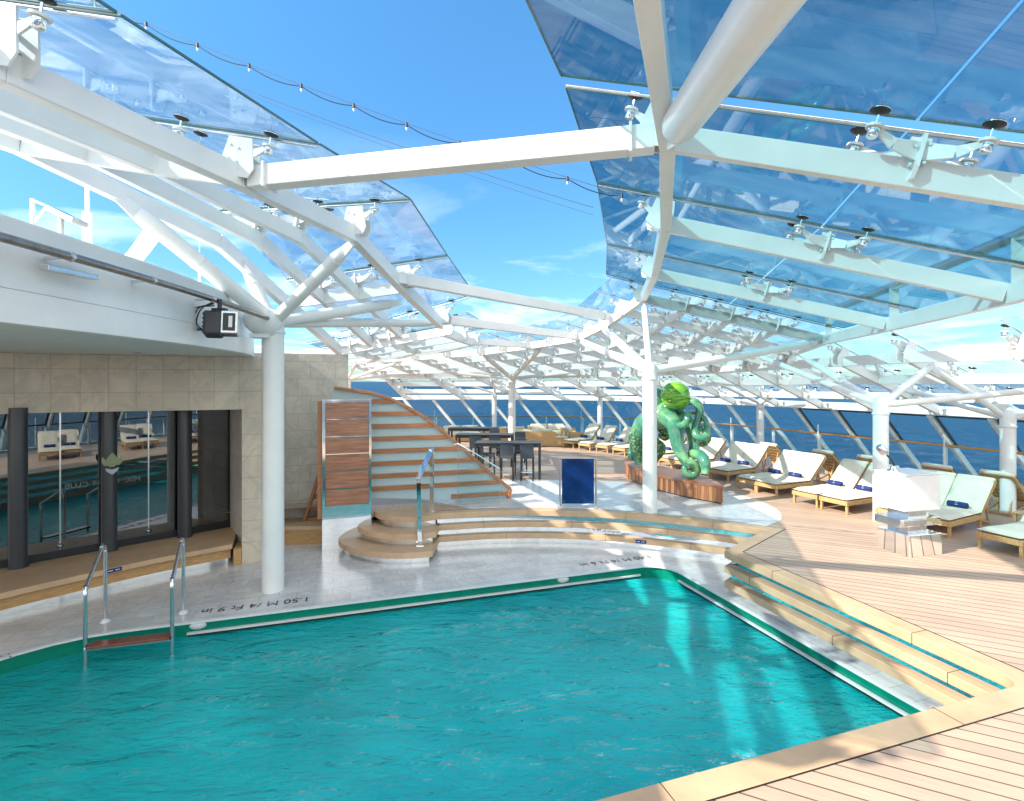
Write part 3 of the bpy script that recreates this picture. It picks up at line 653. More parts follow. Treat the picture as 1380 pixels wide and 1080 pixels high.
p = G(8, 893, ZM); text('depth_marking', '1.50 M /4 Ft 9 in', 0.22, 'ink', (p.x - 0.55, p.y - 0.35, ZM + 0.004), (0, 0, R(180 + 52)), label='black depth lettering cut off by the left edge of the photo', cat='lettering')

# ------------------------------------------------------------------ the lounge building at the left
bd = thing('lounge_building', 'stone clad lounge with a wide dark window under a white curved roof edge', 'building', (-5.75, 11.2, ZM))
d19 = V((math.cos(R(19)), math.sin(R(19))))
def wl(s): p = V((-5.75, 11.2)) + d19 * s; return (p.x, p.y)
ZS = 3.62
def wallbox(m, a, b, z0, z1, th, mi=0):
    band(m, [a, b], th, z0, z1, mi)
# header over the window, pier, return, rear wall
m = MB(); band(m, [(-10.76, 8.10), (-8.86, 10.06), (-5.75, 11.2)], 0.28, 2.50, ZS); m.build('window_header', 'stone', bd)
m = MB(); wallbox(m, wl(0.0), wl(0.39), ZM, ZS, 1.9); m.build('corner_pier', 'stone', bd)
m = MB(); m.box((-6.28, 12.0, (ZM + 2.5) / 2), (0.05, 1.55, 2.5 - ZM), rz=R(38)); m.build('window_reveal', 'stone2', bd)
m = MB(); wallbox(m, (-7.2, 12.75), (-4.28, 13.75), ZM, 3.80, 0.3); m.build('rear_wall', 'stone2', bd)
# window: glass panes, black frame, sill
ga, gb_ = V((-6.72, 12.5)), V((-10.9, 8.25)); gd = (gb_ - ga).normalized(); gn = V((-gd.y, gd.x))
if gn.dot(V((1, -1))) < 0: gn = -gn
gang = math.atan2(gd.y, gd.x)
def GP(s, off, z): p = ga + gd * s + gn * off; return V((p.x, p.y, z))
def gbox(m, s0, s1, o0, o1, z0, z1): m.box(GP((s0 + s1) / 2, (o0 + o1) / 2, (z0 + z1) / 2), (s1 - s0, abs(o1 - o0), z1 - z0), rz=gang)
GL = (gb_ - ga).length
def s_at(px):      # distance along the window for a picture column
    r = V(((px - 690) / 709, 1.0)); den = r.x * gd.y - r.y * gd.x; dd_ = (ga.x * gd.y - ga.y * gd.x) / den; return (V((r.x * dd_, r.y * dd_)) - ga).dot(gd)
cuts = [0.02, s_at(200), s_at(81), GL]
for a, b in zip(cuts[:-1], cuts[1:]):
    m = MB(); gbox(m, a + 0.012, b - 0.012, -0.006, 0.006, -0.20, 2.60); pane = m.build('window_pane', 'glass_dark', bd)
for c in cuts[1:3]:
    m = MB(); gbox(m, c - 0.012, c + 0.012, -0.01, 0.014, -0.2, 2.60); m.build('pane_joint', 'steel', bd)
    m = MB(); m.lathe(GP(c, 0.01, -0.12), [(0.05, 0), (0.05, 0.03), (0.02, 0.05)], n=14, axis=(gn.x, gn.y, 0)); m.build('pane_clamp', 'steel', bd)
m = MB(); gbox(m, 0, GL, -0.10, 0.05, -0.36, -0.20); gbox(m, -0.06, 0.02, -0.10, 0.05, -0.36, 2.6); m.build('window_frame', 'frameblack', bd, bevel=0.006)
# dark room behind the glass
m = MB(); gbox(m, -0.3, GL + 1, -3.2, -3.1, -0.8, 2.7); gbox(m, -0.3, GL + 1, -3.1, -0.11, 2.61, 2.68); gbox(m, -0.3, GL + 1, -3.1, -0.1, -0.42, -0.36); gbox(m, -0.36, -0.28, -3.1, -0.1, -0.8, 2.7)
m.build('room_lining', 'interior', bd)
for px in (24, 145, 246):
    m = MB(); s = s_at(px); m.lathe(GP(s, 0.19, -0.352), [(0.15, 0), (0.15, 0.015), (0.135, 0.02), (0.135, 2.96)], n=28); m.build('window_column', 'darkcol', bd)
m = MB()
for (px, w_) in ((170, 0.9), (60, 1.0)):
    s = s_at(px); m.box(GP(s, -1.6, 0.05), (w_, 0.5, 0.5), rz=gang)
m.build('interior_sideboard', 'walnut', bd, bevel=0.02)
# lotus emblem and mirrored lettering on the middle pane
ec = GP(s_at(143), 0.012, 0.0); zc = EYE - (620 - 514) / 709 * ec.y
EO = 0.355
def petal(m, cx, cz, w, h, lean=0, off=0.0):
    pts = []
    for k in range(17):
        t = k / 16; zz = cz - h * 0.45 + h * t; ww = w * math.sin(math.pi * min(1, t * 0.9 + 0.08)) ** 0.8 * (1 - 0.55 * t * t); pts.append((ww, zz, t))
    out_ = [(cx - a[0] + lean * a[2], a[1]) for a in pts] + [(cx + a[0] + lean * a[2], a[1]) for a in reversed(pts)]
    s0 = s_at(147); m.plate([GP(s0 - x, EO + off, z) for x, z in out_], 0.003)
for q_ in (-1, 1): m = MB(); petal(m, 0.10 * q_, zc, 0.05, 0.19, 0.06 * q_); m.build('emblem_side_petal', 'petal', bd)
m = MB(); petal(m, 0, zc + 0.02, 0.115, 0.29, 0, 0.004); m.build('emblem_petal', 'petal', bd)
m = MB(); s0 = s_at(147); m.plate([GP(s0 - x, EO, z) for x, z in ((-0.11, zc - 0.13), (0.0, zc - 0.165), (0.11, zc - 0.13), (0.095, zc - 0.19), (0.0, zc - 0.27), (-0.095, zc - 0.19))], 0.003); m.build('emblem_base', 'petal2', bd)
rz_t = math.atan2(-gd.y, -gd.x)
t1 = GP(s_at(140), 0.022, EYE - (650 - 514) / 709 * ec.y); text('window_lettering', 'MSC YACHT CLUB', 0.15, 'letter', t1, (R(90), 0, rz_t), parent=bd, mirror=True)
t1 = GP(s_at(142), 0.022, EYE - (664 - 514) / 709 * ec.y); text('window_subtitle', '. . . . . .', 0.12, 'letter', t1, (R(90), 0, rz_t), parent=bd, mirror=True)
# bench along the window
fe = [(p.x, p.y) for p in crom([(-9.9, 5.6, 0), (-9.3, 6.9, 0), (-8.35, 8.5, 0), (-7.72, 9.32, 0), (-6.98, 10.2, 0), (-5.93, 11.15, 0)], 5)]
bn = thing('window_bench', 'pale wood bench curving along the dark lounge window', 'bench', (-6.98, 10.2, ZM))
poly = list(fe) + [(ga.x + gn.x * 0.06 + 0.35, ga.y + gn.y * 0.06 - 0.35), (ga.x + gn.x * 0.06, ga.y + gn.y * 0.06), (gb_.x + gn.x * 0.06, gb_.y + gn.y * 0.06), (-12.5, 5.6)]
m = MB(); m.prism(poly, -0.45, -0.352); m.build('bench_top', 'coping', bn, bevel=0.01)
m = MB(); band(m, fe, 0.20, ZM + 0.13, -0.49, start=0.12); m.build('bench_front', 'teak', bn)
m = MB(); band(m, fe, 0.30, ZM, -0.45, start=0.21); m.build('bench_plinth', 'mirror', bn)
m = MB(); wallbox(m, wl(-0.16), wl(-0.01), ZM, -0.452, 0.4); m.build('bench_end', 'teak', bn)
bs = thing('corner_bench', 'short pale wood bench behind the white column at the stone wall', 'bench', (-5.0, 12.6, ZM))
m = MB(); band(m, [(-5.75, 12.45), (-4.5, 12.55)], 0.75, -0.45, -0.352); m.build('bench_top', 'coping', bs, bevel=0.01)
m = MB(); band(m, [(-5.75, 12.5), (-4.5, 12.6)], 0.6, ZM, -0.45); m.build('bench_front', 'teak', bs)
# small navy notices
def notice(c, nrm, label):
    m = MB(); a = math.atan2(nrm.y, nrm.x) + math.pi / 2; m.box(c, (0.24, 0.008, 0.075), rz=a)
    rt = Matrix.Rotation(a, 3, 'Z')
    m.box(V(c) + rt @ V((-0.055, -0.0045, 0.0)), (0.075, 0.002, 0.014), rz=a, mi=1); m.box(V(c) + rt @ V((0.05, -0.0045, 0.0)), (0.07, 0.002, 0.014), rz=a, mi=1)
    tag(m.build('step_notice', ['navyboard', 'whiteplastic']), label, 'notice')
i = 17; a_, b_ = V(fe[i]), V(fe[i + 1]); n_ = V(((b_ - a_).y, -(b_ - a_).x)).normalized(); c_ = (a_ + b_) / 2 + n_ * 0.006; notice((c_.x, c_.y, -0.40), n_, 'small navy notice on the front edge of the window bench')
a_, b_ = V(arc[11]), V(arc[12]); n_ = V((-(b_ - a_).y, (b_ - a_).x)).normalized(); c_ = (a_ + b_) / 2 + n_ * 0.006; notice((c_.x, c_.y, -0.605), n_, 'small navy notice on the lowest curved ledge below the octopus')
# white fascia and soffit
fas = [(p.x, p.y) for p in crom([(-4.6, 0.5, 0), (-4.5, 2.6, 0), (-4.50, 4.6, 0), (-4.52, 6.0, 0), (-4.58, 7.4, 0), (-4.78, 8.9, 0), (-5.15, 10.3, 0), (-5.75, 11.75, 0), (-6.6, 13.2, 0)], 5)]
m = MB(); band(m, fas, 0.14, ZS, 3.93); m.build('fascia_lower_band', 'white', bd, bevel=0.008)
m = MB(); band(m, fas, 0.16, 3.934, 4.38, start=0.012); m.build('fascia_upper_band', 'white', bd, bevel=0.008)
m = MB(); band(m, fas, 0.60, 4.38, 4.62, start=0.10); m.build('roof_edge', 'offwhite', bd, bevel=0.03)
rp = list(offset(fas, 0.12)) + [(-6.6, 13.6), (-30, 13.6), (-30, 0.5)]
m = MB(); m.prism(rp, ZS + 0.006, ZS + 0.05); m.build('soffit', 'soffit', bd)
m = MB(); m.prism(list(offset(fas, 0.5)) + [(-7.2, 13.6), (-30, 13.6), (-30, 0.5)], 4.45, 4.55); m.build('roof', 'offwhite', bd)
for (px, py) in ((185, 481), (230, 482)):
    p = G(px, py, ZS) if py < 514 else None
    p = V(((px - 690) / 709 * 9.6, 9.6, ZS)); m = MB(); m.lathe(p, [(0.06, -0.004), (0.06, 0.006)], n=16); m.build('downlight', 'steel', bd)
# stainless pipe along the fascia
pp = thing('stainless_pipe', 'long stainless pipe clamped along the white roof edge', 'pipe', (-4.3, 5.0, 4.3))
pip = crom([(-4.30, 1.5, 4.3), (-4.26, 3.2, 4.3), (-4.25, 4.6, 4.3), (-4.27, 6.0, 4.30), (-4.33, 7.6, 4.29), (-4.42, 9.5, 4.24)], 6)
m = MB(); m.sweep(pip, 0.042, n=14); m.build('pipe_run', 'pipesteel', pp)
for i in (3, 9, 14, 19, 24):
    c = pip[i]; m = MB(); d_ = (pip[i + 1] - pip[i - 1]).normalized(); m.tube(c - d_ * 0.02, c + d_ * 0.02, 0.052, n=14)
    m.beam(c, c + V((-0.24, 0, -0.02)), 0.03, 0.03); m.build('clamp', 'steel', pp)
m = MB(); c = pip[15]; m.beam(c + V((-0.14, -0.35, -0.13)), c + V((-0.14, 0.25, -0.11)), 0.10, 0.05); m.build('junction_box', 'steel', pp, bevel=0.005)
# black floodlight
fl = thing('floodlight', 'black floodlight with coiled cables under the stainless pipe', 'floodlight', tuple(W(298, 437, 7.7)))
c = V(fl.location); rt = Matrix.Rotation(R(20), 3, 'Z') @ Matrix.Rotation(R(-12), 3, 'X')
m = MB(); m.box(c + rt @ V((-0.10, 0.03, 0)), (0.24, 0.26, 0.36), rot=rt); m.build('housing', 'blackmetal', fl, bevel=0.03)
m = MB()
for k in range(5): m.box(c + rt @ V((-0.222, 0.03, -0.13 + k * 0.065)), (0.02, 0.22, 0.02), rot=rt)
m.build('cooling_fin', 'blackmetal', fl)
m = MB(); m.box(c + rt @ V((0.12, -0.02, 0)), (0.22, 0.20, 0.34), rot=rt); m.build('lamp_head', 'steel', fl, bevel=0.012)
m = MB(); m.box(c + rt @ V((0.12, -0.128, 0)), (0.16, 0.012, 0.26), rot=rt); m.build('lens', 'frameblack', fl)
m = MB(); m.box(c + rt @ V((0.14, -0.137, 0)), (0.05, 0.006, 0.17), rot=rt); m.build('reflector', 'whiteplastic', fl)
m = MB(); m.tube(c + V((-0.02, 0, 0.16)), c + V((-0.02, 0, 0.36)), 0.03); m.box(c + V((-0.02, 0, 0.2)), (0.20, 0.08, 0.06)); m.build('yoke', 'blackmetal', fl)
for q in range(3):
    m = MB(); m.sweep(crom([c + V((-0.1, 0, 0.33 - q * 0.03)), c + V((-0.28 - 0.05 * q, -0.02, 0.22)), c + V((-0.36 - 0.03 * q, 0, 0.02 - 0.04 * q)), c + V((-0.26, 0, -0.08)), c + V((-0.2, 0.02, -0.02))], 6), 0.010, n=7); m.build('cable_loop', 'cable', fl)
# security camera bracket and mast above the roof
sc = thing('roof_floodlight', 'small grey floodlight on an angled bracket above the roof edge', 'floodlight', tuple(W(60, 315, 7.0)))
m = MB(); m.beam(W(44, 330, 7), W(44, 268, 7), 0.04, 0.04, up=(0, 1, 0)); m.beam(W(44, 270, 7), W(80, 285, 7), 0.03, 0.03); m.beam(W(46, 300, 7), W(62, 280, 7), 0.025, 0.025); m.beam(W(82, 330, 7), W(82, 290, 7), 0.05, 0.05, up=(0, 1, 0)); m.build('bracket', 'offwhite', sc)
m = MB(); m.beam(W(73, 284, 7), W(108, 301, 6.9), 0.22, 0.07, up=(0.3, 0, 1)); m.build('lamp_box', 'steel', sc, bevel=0.01)
ms = thing('signal_mast', 'thin pale mast rising behind the white roof edge', 'mast', tuple(W(118, 340, 9)))
m = MB(); m.tube(W(118, 345, 9), W(118, 287, 9), 0.075, n=10); m.tube(W(118, 287, 9), W(117.5, 245, 9), 0.035, n=10); m.build('mast_tube', 'offwhite', ms)
ms = thing('whip_antenna', 'very thin whip antenna seen between the white canopy struts', 'antenna', tuple(W(269, 390, 12)))
m = MB(); m.tube(W(269, 392, 12), W(269, 318, 12), 0.014, 0.008, n=8); m.build('whip', 'offwhite', ms); m = MB(); m.tube(W(269, 392, 12), W(269, 364, 12), 0.03, n=8); m.build('base_tube', 'offwhite', ms)
# ------------------------------------------------------------------ glass canopies
def spider_mesh(kind):
    """white bracket plate and arms; local z=0 is 30 cm under the glass, x runs along the rafter; every pad (bolt, disc) separate"""
    w = MB(); GH = 0.30; P = []
    hexa = [(-0.11, -0.20), (0.11, -0.20), (0.15, -0.10), (0.10, 0.20), (-0.10, 0.20), (-0.15, -0.10)]
    if kind == 'edge':
        w.plate([V((x * 1.4 - 0.06, 0.085, z * 1.15 - 0.02)) for x, z in hexa], 0.02); w.plate([V((x * 1.4 - 0.06, -0.085, z * 1.15 - 0.02)) for x, z in hexa], 0.02)
        w.box((0, 0, -0.06), (0.24, 0.16, 0.02)); pads = [(-0.42, 0.10)]
    else:
        w.plate([V((0, x, z)) for x, z in hexa], 0.03); w.plate([V((x * 0.8, 0, z)) for x, z in hexa], 0.02)
        pads = [(-0.46, 0.2), (0.46, 0.2), (-0.42, -0.2), (0.42, -0.2)]
    for s in (-1, 1):
        w.tube((0.05, -0.11, 0.08 * s + 0.03), (0.05, 0.11, 0.08 * s + 0.03), 0.014, n=8, mi=1); w.tube((-0.05, -0.11, 0.08 * s), (-0.05, 0.11, 0.08 * s), 0.014, n=8, mi=1)
    for (px, py) in pads:
        a = V((0.02 * (1 if px > 0 else -1), py * 0.35, 0.05)); b = V((px * 0.55, py * 0.8, 0.045)); d = V((px, py, GH - 0.16))
        w.beam(a, b, 0.022, 0.16, h2=0.10); w.beam(b - V((0, 0, 0.002)), d, 0.021, 0.10, h2=0.035); w.lathe((px, py, GH - 0.166), [(0.072, 0), (0.072, 0.022)], n=18)
        c = MB(); c.lathe((px, py, GH - 0.25), [(0.035, 0), (0.046, 0.01), (0.046, 0.083)], n=16, mi=1); c.tube((px, py, GH - 0.142), (px, py, GH - 0.045), 0.011, n=8, mi=1)
        c.lathe((px, py, GH - 0.045), [(0.02, 0), (0.070, 0.020), (0.082, 0.028)], n=20, mi=2); c.lathe((px, py, GH - 0.016), [(0.084, 0), (0.084, 0.006)], n=20, mi=1); c.lathe((px, py, GH - 0.010), [(0.080, 0), (0.080, 0.008)], n=20, mi=2); P.append(c)
    return w, P
_sp = {}
def mkmesh(nm, mbs):
    a = MB()
    for q in mbs: 
        n = len(a.v); a.v += q.v; a.f += [tuple(i + n for i in f) for f in q.f]; a.mi += q.mi; a.sm += q.sm
    me = bpy.data.meshes.new(nm); me.from_pydata([tuple(p) for p in a.v], [], a.f)
    for k in ('white', 'chrome', 'black'): me.materials.append(M[k])
    me.polygons.foreach_set('use_smooth', a.sm); me.polygons.foreach_set('material_index', a.mi); me.update(); return me
def put_spider(parent, kind, loc, ang, pitch=0.0, far=False):
    key = (kind, far)
    if key not in _sp:
        w, P = spider_mesh(kind)
        _sp[key] = [('spider_fitting', mkmesh('spider_fitting', [w] + P))] if far else [('spider_fitting', mkmesh('spider_fitting', [w]))] + [('glass_pad', mkmesh('glass_pad', [c])) for c in P]
    first = None
    for nm, me in _sp[key]:
        o = bpy.data.objects.new(nm, me); col.objects.link(o)
        if first is None:
            o.parent = parent; o.location = V(loc) - V(parent.location); o.rotation_euler = (Matrix.Rotation(ang, 3, 'Z') @ Matrix.Rotation(-pitch, 3, 'Y')).to_euler(); first = o
        else: o.parent = first
HB = 0.26            # beam height
def wing(name, label, I, O, group=None, glass='glass_blue', ov_in=0.9, ov_out=0.4, nsplit=2, spiders=(0.0, 0.5), edge_out=True, rafters=None, longit=(), gaps=(), raft_w=0.10, seams=True, ih=HB, skip_glass=(), lift=0.30, seam_mat='steel', sub=1):
    """I, O = beam centre points of the inner and the outer edge beam at each rafter"""
    I = [V(p) for p in I]; O = [V(p) for p in O]; n = len(I)
    root = thing(name, label, 'canopy', tuple(I[n // 2]), group=group)
    for k in range(n - 1):
        m = MB(); m.beam(I[k], I[k + 1], 0.16, ih); m.build('edge_beam', 'white', root, bevel=0.012)
        if edge_out: m = MB(); m.beam(O[k], O[k + 1], 0.14, ih); m.build('outer_beam', 'white', root, bevel=0.012)
    for k in range(n):
        if rafters is None or k in rafters:
            d = (O[k] - I[k]).normalized(); m = MB(); m.beam(I[k] + d * 0.09, O[k] - d * 0.08, raft_w, ih * 0.97, dz=-0.004); m.build('rafter', 'white', root, bevel=0.01)
    for t in longit:
        for k in range(n - 1):
            m = MB(); m.beam(lerp(I[k], O[k], t), lerp(I[k + 1], O[k + 1], t), 0.11, ih * 0.9, dz=0.0); m.build('purlin', 'white', root, bevel=0.01)
    # glass lies parallel above the frame
    up = ih / 2 + lift
    for k in range(n - 1):
        if k in skip_glass: continue
        g0, g1 = (gaps[k] if k < len(gaps) else (0.02, 0.02))
        for j in range(sub):
            f0, f1 = j / sub, (j + 1) / sub
            Ia, Oa = lerp(I[k], I[k + 1], f0), lerp(O[k], O[k + 1], f0); Ib, Ob = lerp(I[k], I[k + 1], f1), lerp(O[k], O[k + 1], f1)
            wa, wb = (Oa - Ia), (Ob - Ib)
            for i in range(nsplit):
                A0 = -ov_in / wa.length if i == 0 else i / nsplit; B0 = -ov_in / wb.length if i == 0 else i / nsplit
                A1 = 1 + ov_out / wa.length if i == nsplit - 1 else (i + 1) / nsplit - 0.03 / wa.length; B1 = 1 + ov_out / wb.length if i == nsplit - 1 else (i + 1) / nsplit - 0.03 / wb.length
                p = [Ia + wa * A0, Ia + wa * A1, Ib + wb * B1, Ib + wb * B0]
                q = []
                la = (p[3] - p[0]).length; lb = (p[2] - p[1]).length
                h0 = g0 if j == 0 else 0.012; h1 = g1 if j == sub - 1 else 0.012
                q = [lerp(p[0], p[3], h0 / la), lerp(p[1], p[2], h0 / lb), lerp(p[2], p[1], h1 / lb), lerp(p[3], p[0], h1 / la)]
                nrm = (q[1] - q[0]).cross(q[3] - q[0])
                # four corners are made coplanar enough by two triangles sharing an edge
                th = 0.016; q = [v + V((0, 0, up)) for v in q]
                m = MB(); m.add(q + [v + V((0, 0, th)) for v in q], [(0, 1, 2, 3), (7, 6, 5, 4), (0, 4, 5, 1), (1, 5, 6, 2), (2, 6, 7, 3), (3, 7, 4, 0)])
                m.build('glass_panel', glass, root)
                if Ia.y < 17 and glass in ('glass_blue', 'glass_pale') and len(I) < 7:
                    eds = ([(q[3], q[0])] if i == 0 else []) + ([(q[0], q[1])] if j == 0 and k > 0 else []) + ([(q[3], q[2])] if j == sub - 1 else [])
                    for ea, eb in eds: m = MB(); m.beam(ea, eb, 0.018, 0.020, dz=th / 2); m.build('glass_edge', 'glassedge', root)
    for k in range(n):
        w = O[k] - I[k]; d = w.normalized()
        if seams:
            m = MB(); a = I[k] - d * ov_in * 0.98; b = O[k] + d * ov_out * 0.9; m.tube(a + V((0, 0, up - 0.035)), b + V((0, 0, up - 0.035)), 0.016, n=6); m.build('tie_rod', seam_mat, root)
        ang = math.atan2(d.y, d.x); pit = math.asin(max(-1, min(1, d.z)))
        for t in spiders:
            kind = 'edge' if t <= 0.0 else 'mid'
            p = lerp(I[k], O[k], t) + V((0, 0, ih / 2 + lift - 0.30)); 
            if kind == 'edge': p = p - d * 0.0
            put_spider(root, kind, p, ang, pit, far=p.y > 11.5)
    return root
# right wing over the deck
RI = [(0.25, 1.6, 5.42), (1.56, 5.28, 5.42), (2.38, 8.15, 5.42), (3.22, 11.9, 5.42), (3.84, 15.4, 5.42)]
RO = [(4.45, 0.35, 4.35), (5.55, 4.02, 4.30), (6.55, 6.90, 4.24), (7.60, 10.60, 4.24), (8.62, 14.50, 4.24)]
RI = [V(p) + V((0, 0, 0.12)) for p in RI]
wing('glass_canopy', 'large blue tinted glass canopy wing over the right deck', RI, RO, gaps=[(0.02, 0.12), (0.12, 0.02)], spiders=(0.0, 0.5), ov_in=1.1, ov_out=0.5)
# drain pipe running above the outer beam
dp = thing('drain_pipe', 'grey round pipe running above the outer beam of the right canopy', 'pipe', (7.6, 10.6, 4.9))
m = MB(); m.sweep([V(p) + V((0.1, 0, 0.78)) for p in RO[1:]], 0.085, n=12); m.build('pipe_run', 'steel', dp)
for p in RO[1:]:
    m = MB(); q = V(p) + V((0.1, 0, 0.36)); m.box(q + V((0, 0, 0.05)), (0.16, 0.03, 0.66), rz=R(-15)); m.build('pipe_bracket', 'white', dp)
# left wing above the lounge
LI = [(-4.75, 1.5, 5.53), (-3.96, 4.07, 5.53), (-3.26, 6.25, 5.53), (-2.62, 8.72, 5.53), (-2.32, 11.2, 5.10), (-1.90, 14.0, 4.62)]
LO = [(-7.3, 2.0, 6.05), (-6.75, 4.3, 6.05), (-6.02, 6.4, 6.0), (-5.20, 9.3, 5.58), (-5.05, 11.8, 4.85), (-4.9, 15.0, 3.95)]
wing('glass_canopy', 'pale glass canopy wing above the white lounge roof edge', LI, LO, glass='glass_pale', longit=(0.38, 0.68), spiders=(0.0, 0.38, 0.68), lift=0.40, ov_in=1.0, ov_out=0.0, nsplit=2, raft_w=0.07, rafters=(0, 2, 4))
# far wings
R4, R4o = V(RI[-1]), V(RO[-1])
FI = [R4, (3.12, 17.2, 4.98), (2.4, 19.0, 4.66), (0.7, 20.5, 4.48), (-1.2, 21.7, 4.30), (-4.2, 23.3, 4.15), (-7.8, 25.0, 4.02)]
FO = [R4o, (8.2, 17.0, 3.72), (7.0, 20.2, 3.60), (4.6, 22.6, 3.52), (1.4, 24.2, 3.45), (-2.6, 25.8, 3.42), (-6.8, 27.6, 3.38)]
def dens(P, n=2):
    o = []
    for a, b in zip(P[:-1], P[1:]):
        for k in range(n): o.append(lerp(a, b, k / n))
    return o + [V(P[-1])]
wing('glass_canopy', 'distant glass canopy wing above the bar tables and the octopus', dens(FI), dens(FO), glass='glass_pale', longit=(0.25, 0.5, 0.75), spiders=(0.0, 0.25, 0.5, 0.75), ov_in=0.9, ov_out=0.3, nsplit=3, seam_mat='steel')
K = [(11.6, 5.0, 3.66), (10.9, 8.5, 3.66), (9.35, 12.4, 3.66), (8.5, 16.0, 3.60), (7.3, 18.9, 3.50), (5.2, 22.0, 3.42), (2.2, 24.2, 3.38), (-1.8, 25.6, 3.36), (-6.5, 26.8, 3.36)]
Wp = [(14.55, 5.6, 2.25), (14.3, 9.6, 2.25), (13.4, 13.9, 2.22), (12.15, 17.6, 2.22), (10.7, 21.2, 2.2), (8.7, 24.6, 2.2), (5.2, 27.7, 2.2), (0.4, 29.4, 2.2), (-6.0, 29.6, 2.2)]
def dens(P, n=2):
    o = []
    for a, b in zip(P[:-1], P[1:]):
        for k in range(n): o.append(lerp(a, b, k / n))
    return o + [V(P[-1])]
wing('glass_canopy', 'low outer glass canopy sloping down to the slanted sea windows', dens(K), dens(Wp), glass='glass_outer', longit=(0.35, 0.7), spiders=(0.0, 0.35, 0.7), ov_in=0.7, ov_out=0.1, nsplit=2)
# a second far canopy strip left of the slot, at the stern end
SI = [(-2.0, 15.4, 4.55), (-1.4, 18.2, 4.45), (-2.9, 20.4, 4.3)]
SO = [(-6.0, 15.8, 3.85), (-6.6, 19.6, 3.80), (-7.4, 22.8, 3.85)]
wing('glass_canopy', 'small glass canopy wing behind the slatted stair screen', dens(SI), dens(SO), glass='glass_pale', longit=(0.4, 0.7), spiders=(0.0, 0.4, 0.7), ov_in=0.7, ov_out=0.2, nsplit=2)
# cross beams over the open slot
def crossbeam(a, b, w, h, label, plates=True):
    a, b = V(a), V(b); t = thing('cross_beam', label, 'beam', tuple(a)); m = MB(); m.beam(a, b, w, h); m.build('girder', 'white', t, bevel=0.012)
    d = (b - a).normalized()
    if plates:
        for p, s in ((a, 1), (b, -1)):
            m = MB(); m.beam(p + d * s * 0.22, p + d * s * 0.25, w + 0.06, h + 0.05); m.build('end_plate', 'white', t, bevel=0.005)
crossbeam((-3.12, 6.32, 5.53), (1.44, 5.32, 5.55), 0.20, 0.25, 'thick sunlit white beam crossing the open sky nearest the camera')
crossbeam((-2.36, 10.75, 5.22), (3.05, 16.9, 5.18), 0.18, 0.24, 'second white beam crossing the open sky farther back')
crossbeam((-1.95, 14.0, 4.76), (2.35, 19.0, 4.72), 0.16, 0.24, 'third white beam under the far end of the open sky')
crossbeam((-1.45, 18.0, 4.48), (0.6, 20.5, 4.50), 0.16, 0.22, 'short white beam behind the far end of the open sky')
# canopy columns with branching arms
def tree(label, base, r, ztop, arms, group='white columns carrying the glass canopies', ring=True, cone=None, base_z=0.0):
    b = V(base); t = thing('canopy_column', label, 'column', (b.x, b.y, base_z), group=group)
    m = MB(); m.lathe((b.x, b.y, base_z), [(r, 0), (r, ztop - base_z - 0.0)], n=36); m.build('post', 'white', t)
    node = V((b.x, b.y, ztop + 0.22))
    m = MB(); m.lathe((b.x, b.y, ztop), [(r * 1.0, 0), (r * 1.12, 0.012), (r * 1.12, 0.05), (r * 1.0, 0.06), (r * 1.02, 0.20), (r * 0.95, 0.30), (r * 0.6, 0.40), (r * 0.1, 0.43)], n=36); m.build('node_cap', 'white', t)
    for (q, ra) in arms:
        q = V(q); d = (q - node).normalized(); L_ = (q - node).length
        m = MB(); m.lathe(node, [(ra * 0.85, r * 0.3), (ra, r * 0.3 + 0.25), (ra, L_ - 0.45), (ra * 0.8, L_ - 0.30), (ra * 0.45, L_ - 0.28)], n=20, axis=d); m.build('arm', 'white', t)
        m = MB(); m.lathe(node + d * (L_ * 0.55 if L_ > 2.5 else L_ - 0.5), [(ra * 1.0, -0.03), (ra * 1.06, -0.02), (ra * 1.06, 0.02), (ra, 0.03)], n=20, axis=d); m.build('weld_collar', 'white', t)
        m = MB(); m.beam(node + d * (L_ - 0.40), q, 0.035, ra * 1.9, h2=ra * 1.1); m.build('arm_plate', 'white', t)
    return t
t1 = tree('thick white column rising from the marble beside the pool ladder', (-4.47, 9.84), 0.195, 3.98, [((-2.62, 8.72, 5.42), 0.115), ((-5.66, 7.55, 5.75), 0.135), ((-5.12, 9.98, 5.35), 0.11), ((-2.55, 12.0, 4.90), 0.115), ((-1.99, 13.9, 4.64), 0.10)], base_z=ZM)
# the rounded cowl at its head where the pipe ends
nd = V((-4.47, 9.84, 4.17)); ax = V((0.55, -0.55, -0.35)).normalized()
m = MB(); m.lathe(nd + V((-0.22, -0.10, 0.05)), [(0.10, -0.25), (0.18, -0.18), (0.27, 0.0), (0.28, 0.22), (0.22, 0.36), (0.08, 0.42)], n=28, axis=(0.85, 0.1, -0.25)); m.build('rounded_cowl', 'offwhite', t1)
m = MB(); m.box((-4.62, 9.7, 3.93), (0.34, 0.3, 0.07), rz=R(10)); m.build('cowl_plate', 'offwhite', t1)
t2 = tree('white column standing between the camera and the green octopus', (3.26, 12.45), 0.166, 3.12, [((3.84, 15.3, 5.40), 0.085), ((3.0, 17.4, 4.88), 0.11), ((2.45, 18.9, 4.55), 0.11), ((8.3, 14.3, 4.15), 0.10), ((2.9, 11.0, 5.2), 0.02)][:4])
tree('white column standing among the black bar tables', (0.0, 24.2), 0.165, 3.0, [((1.15, 20.2, 4.42), 0.10), ((-1.2, 21.9, 4.2), 0.10), ((3.4, 23.4, 3.55), 0.08), ((-3.6, 25.2, 3.6), 0.08), ((0.9, 25.4, 3.5), 0.08)])
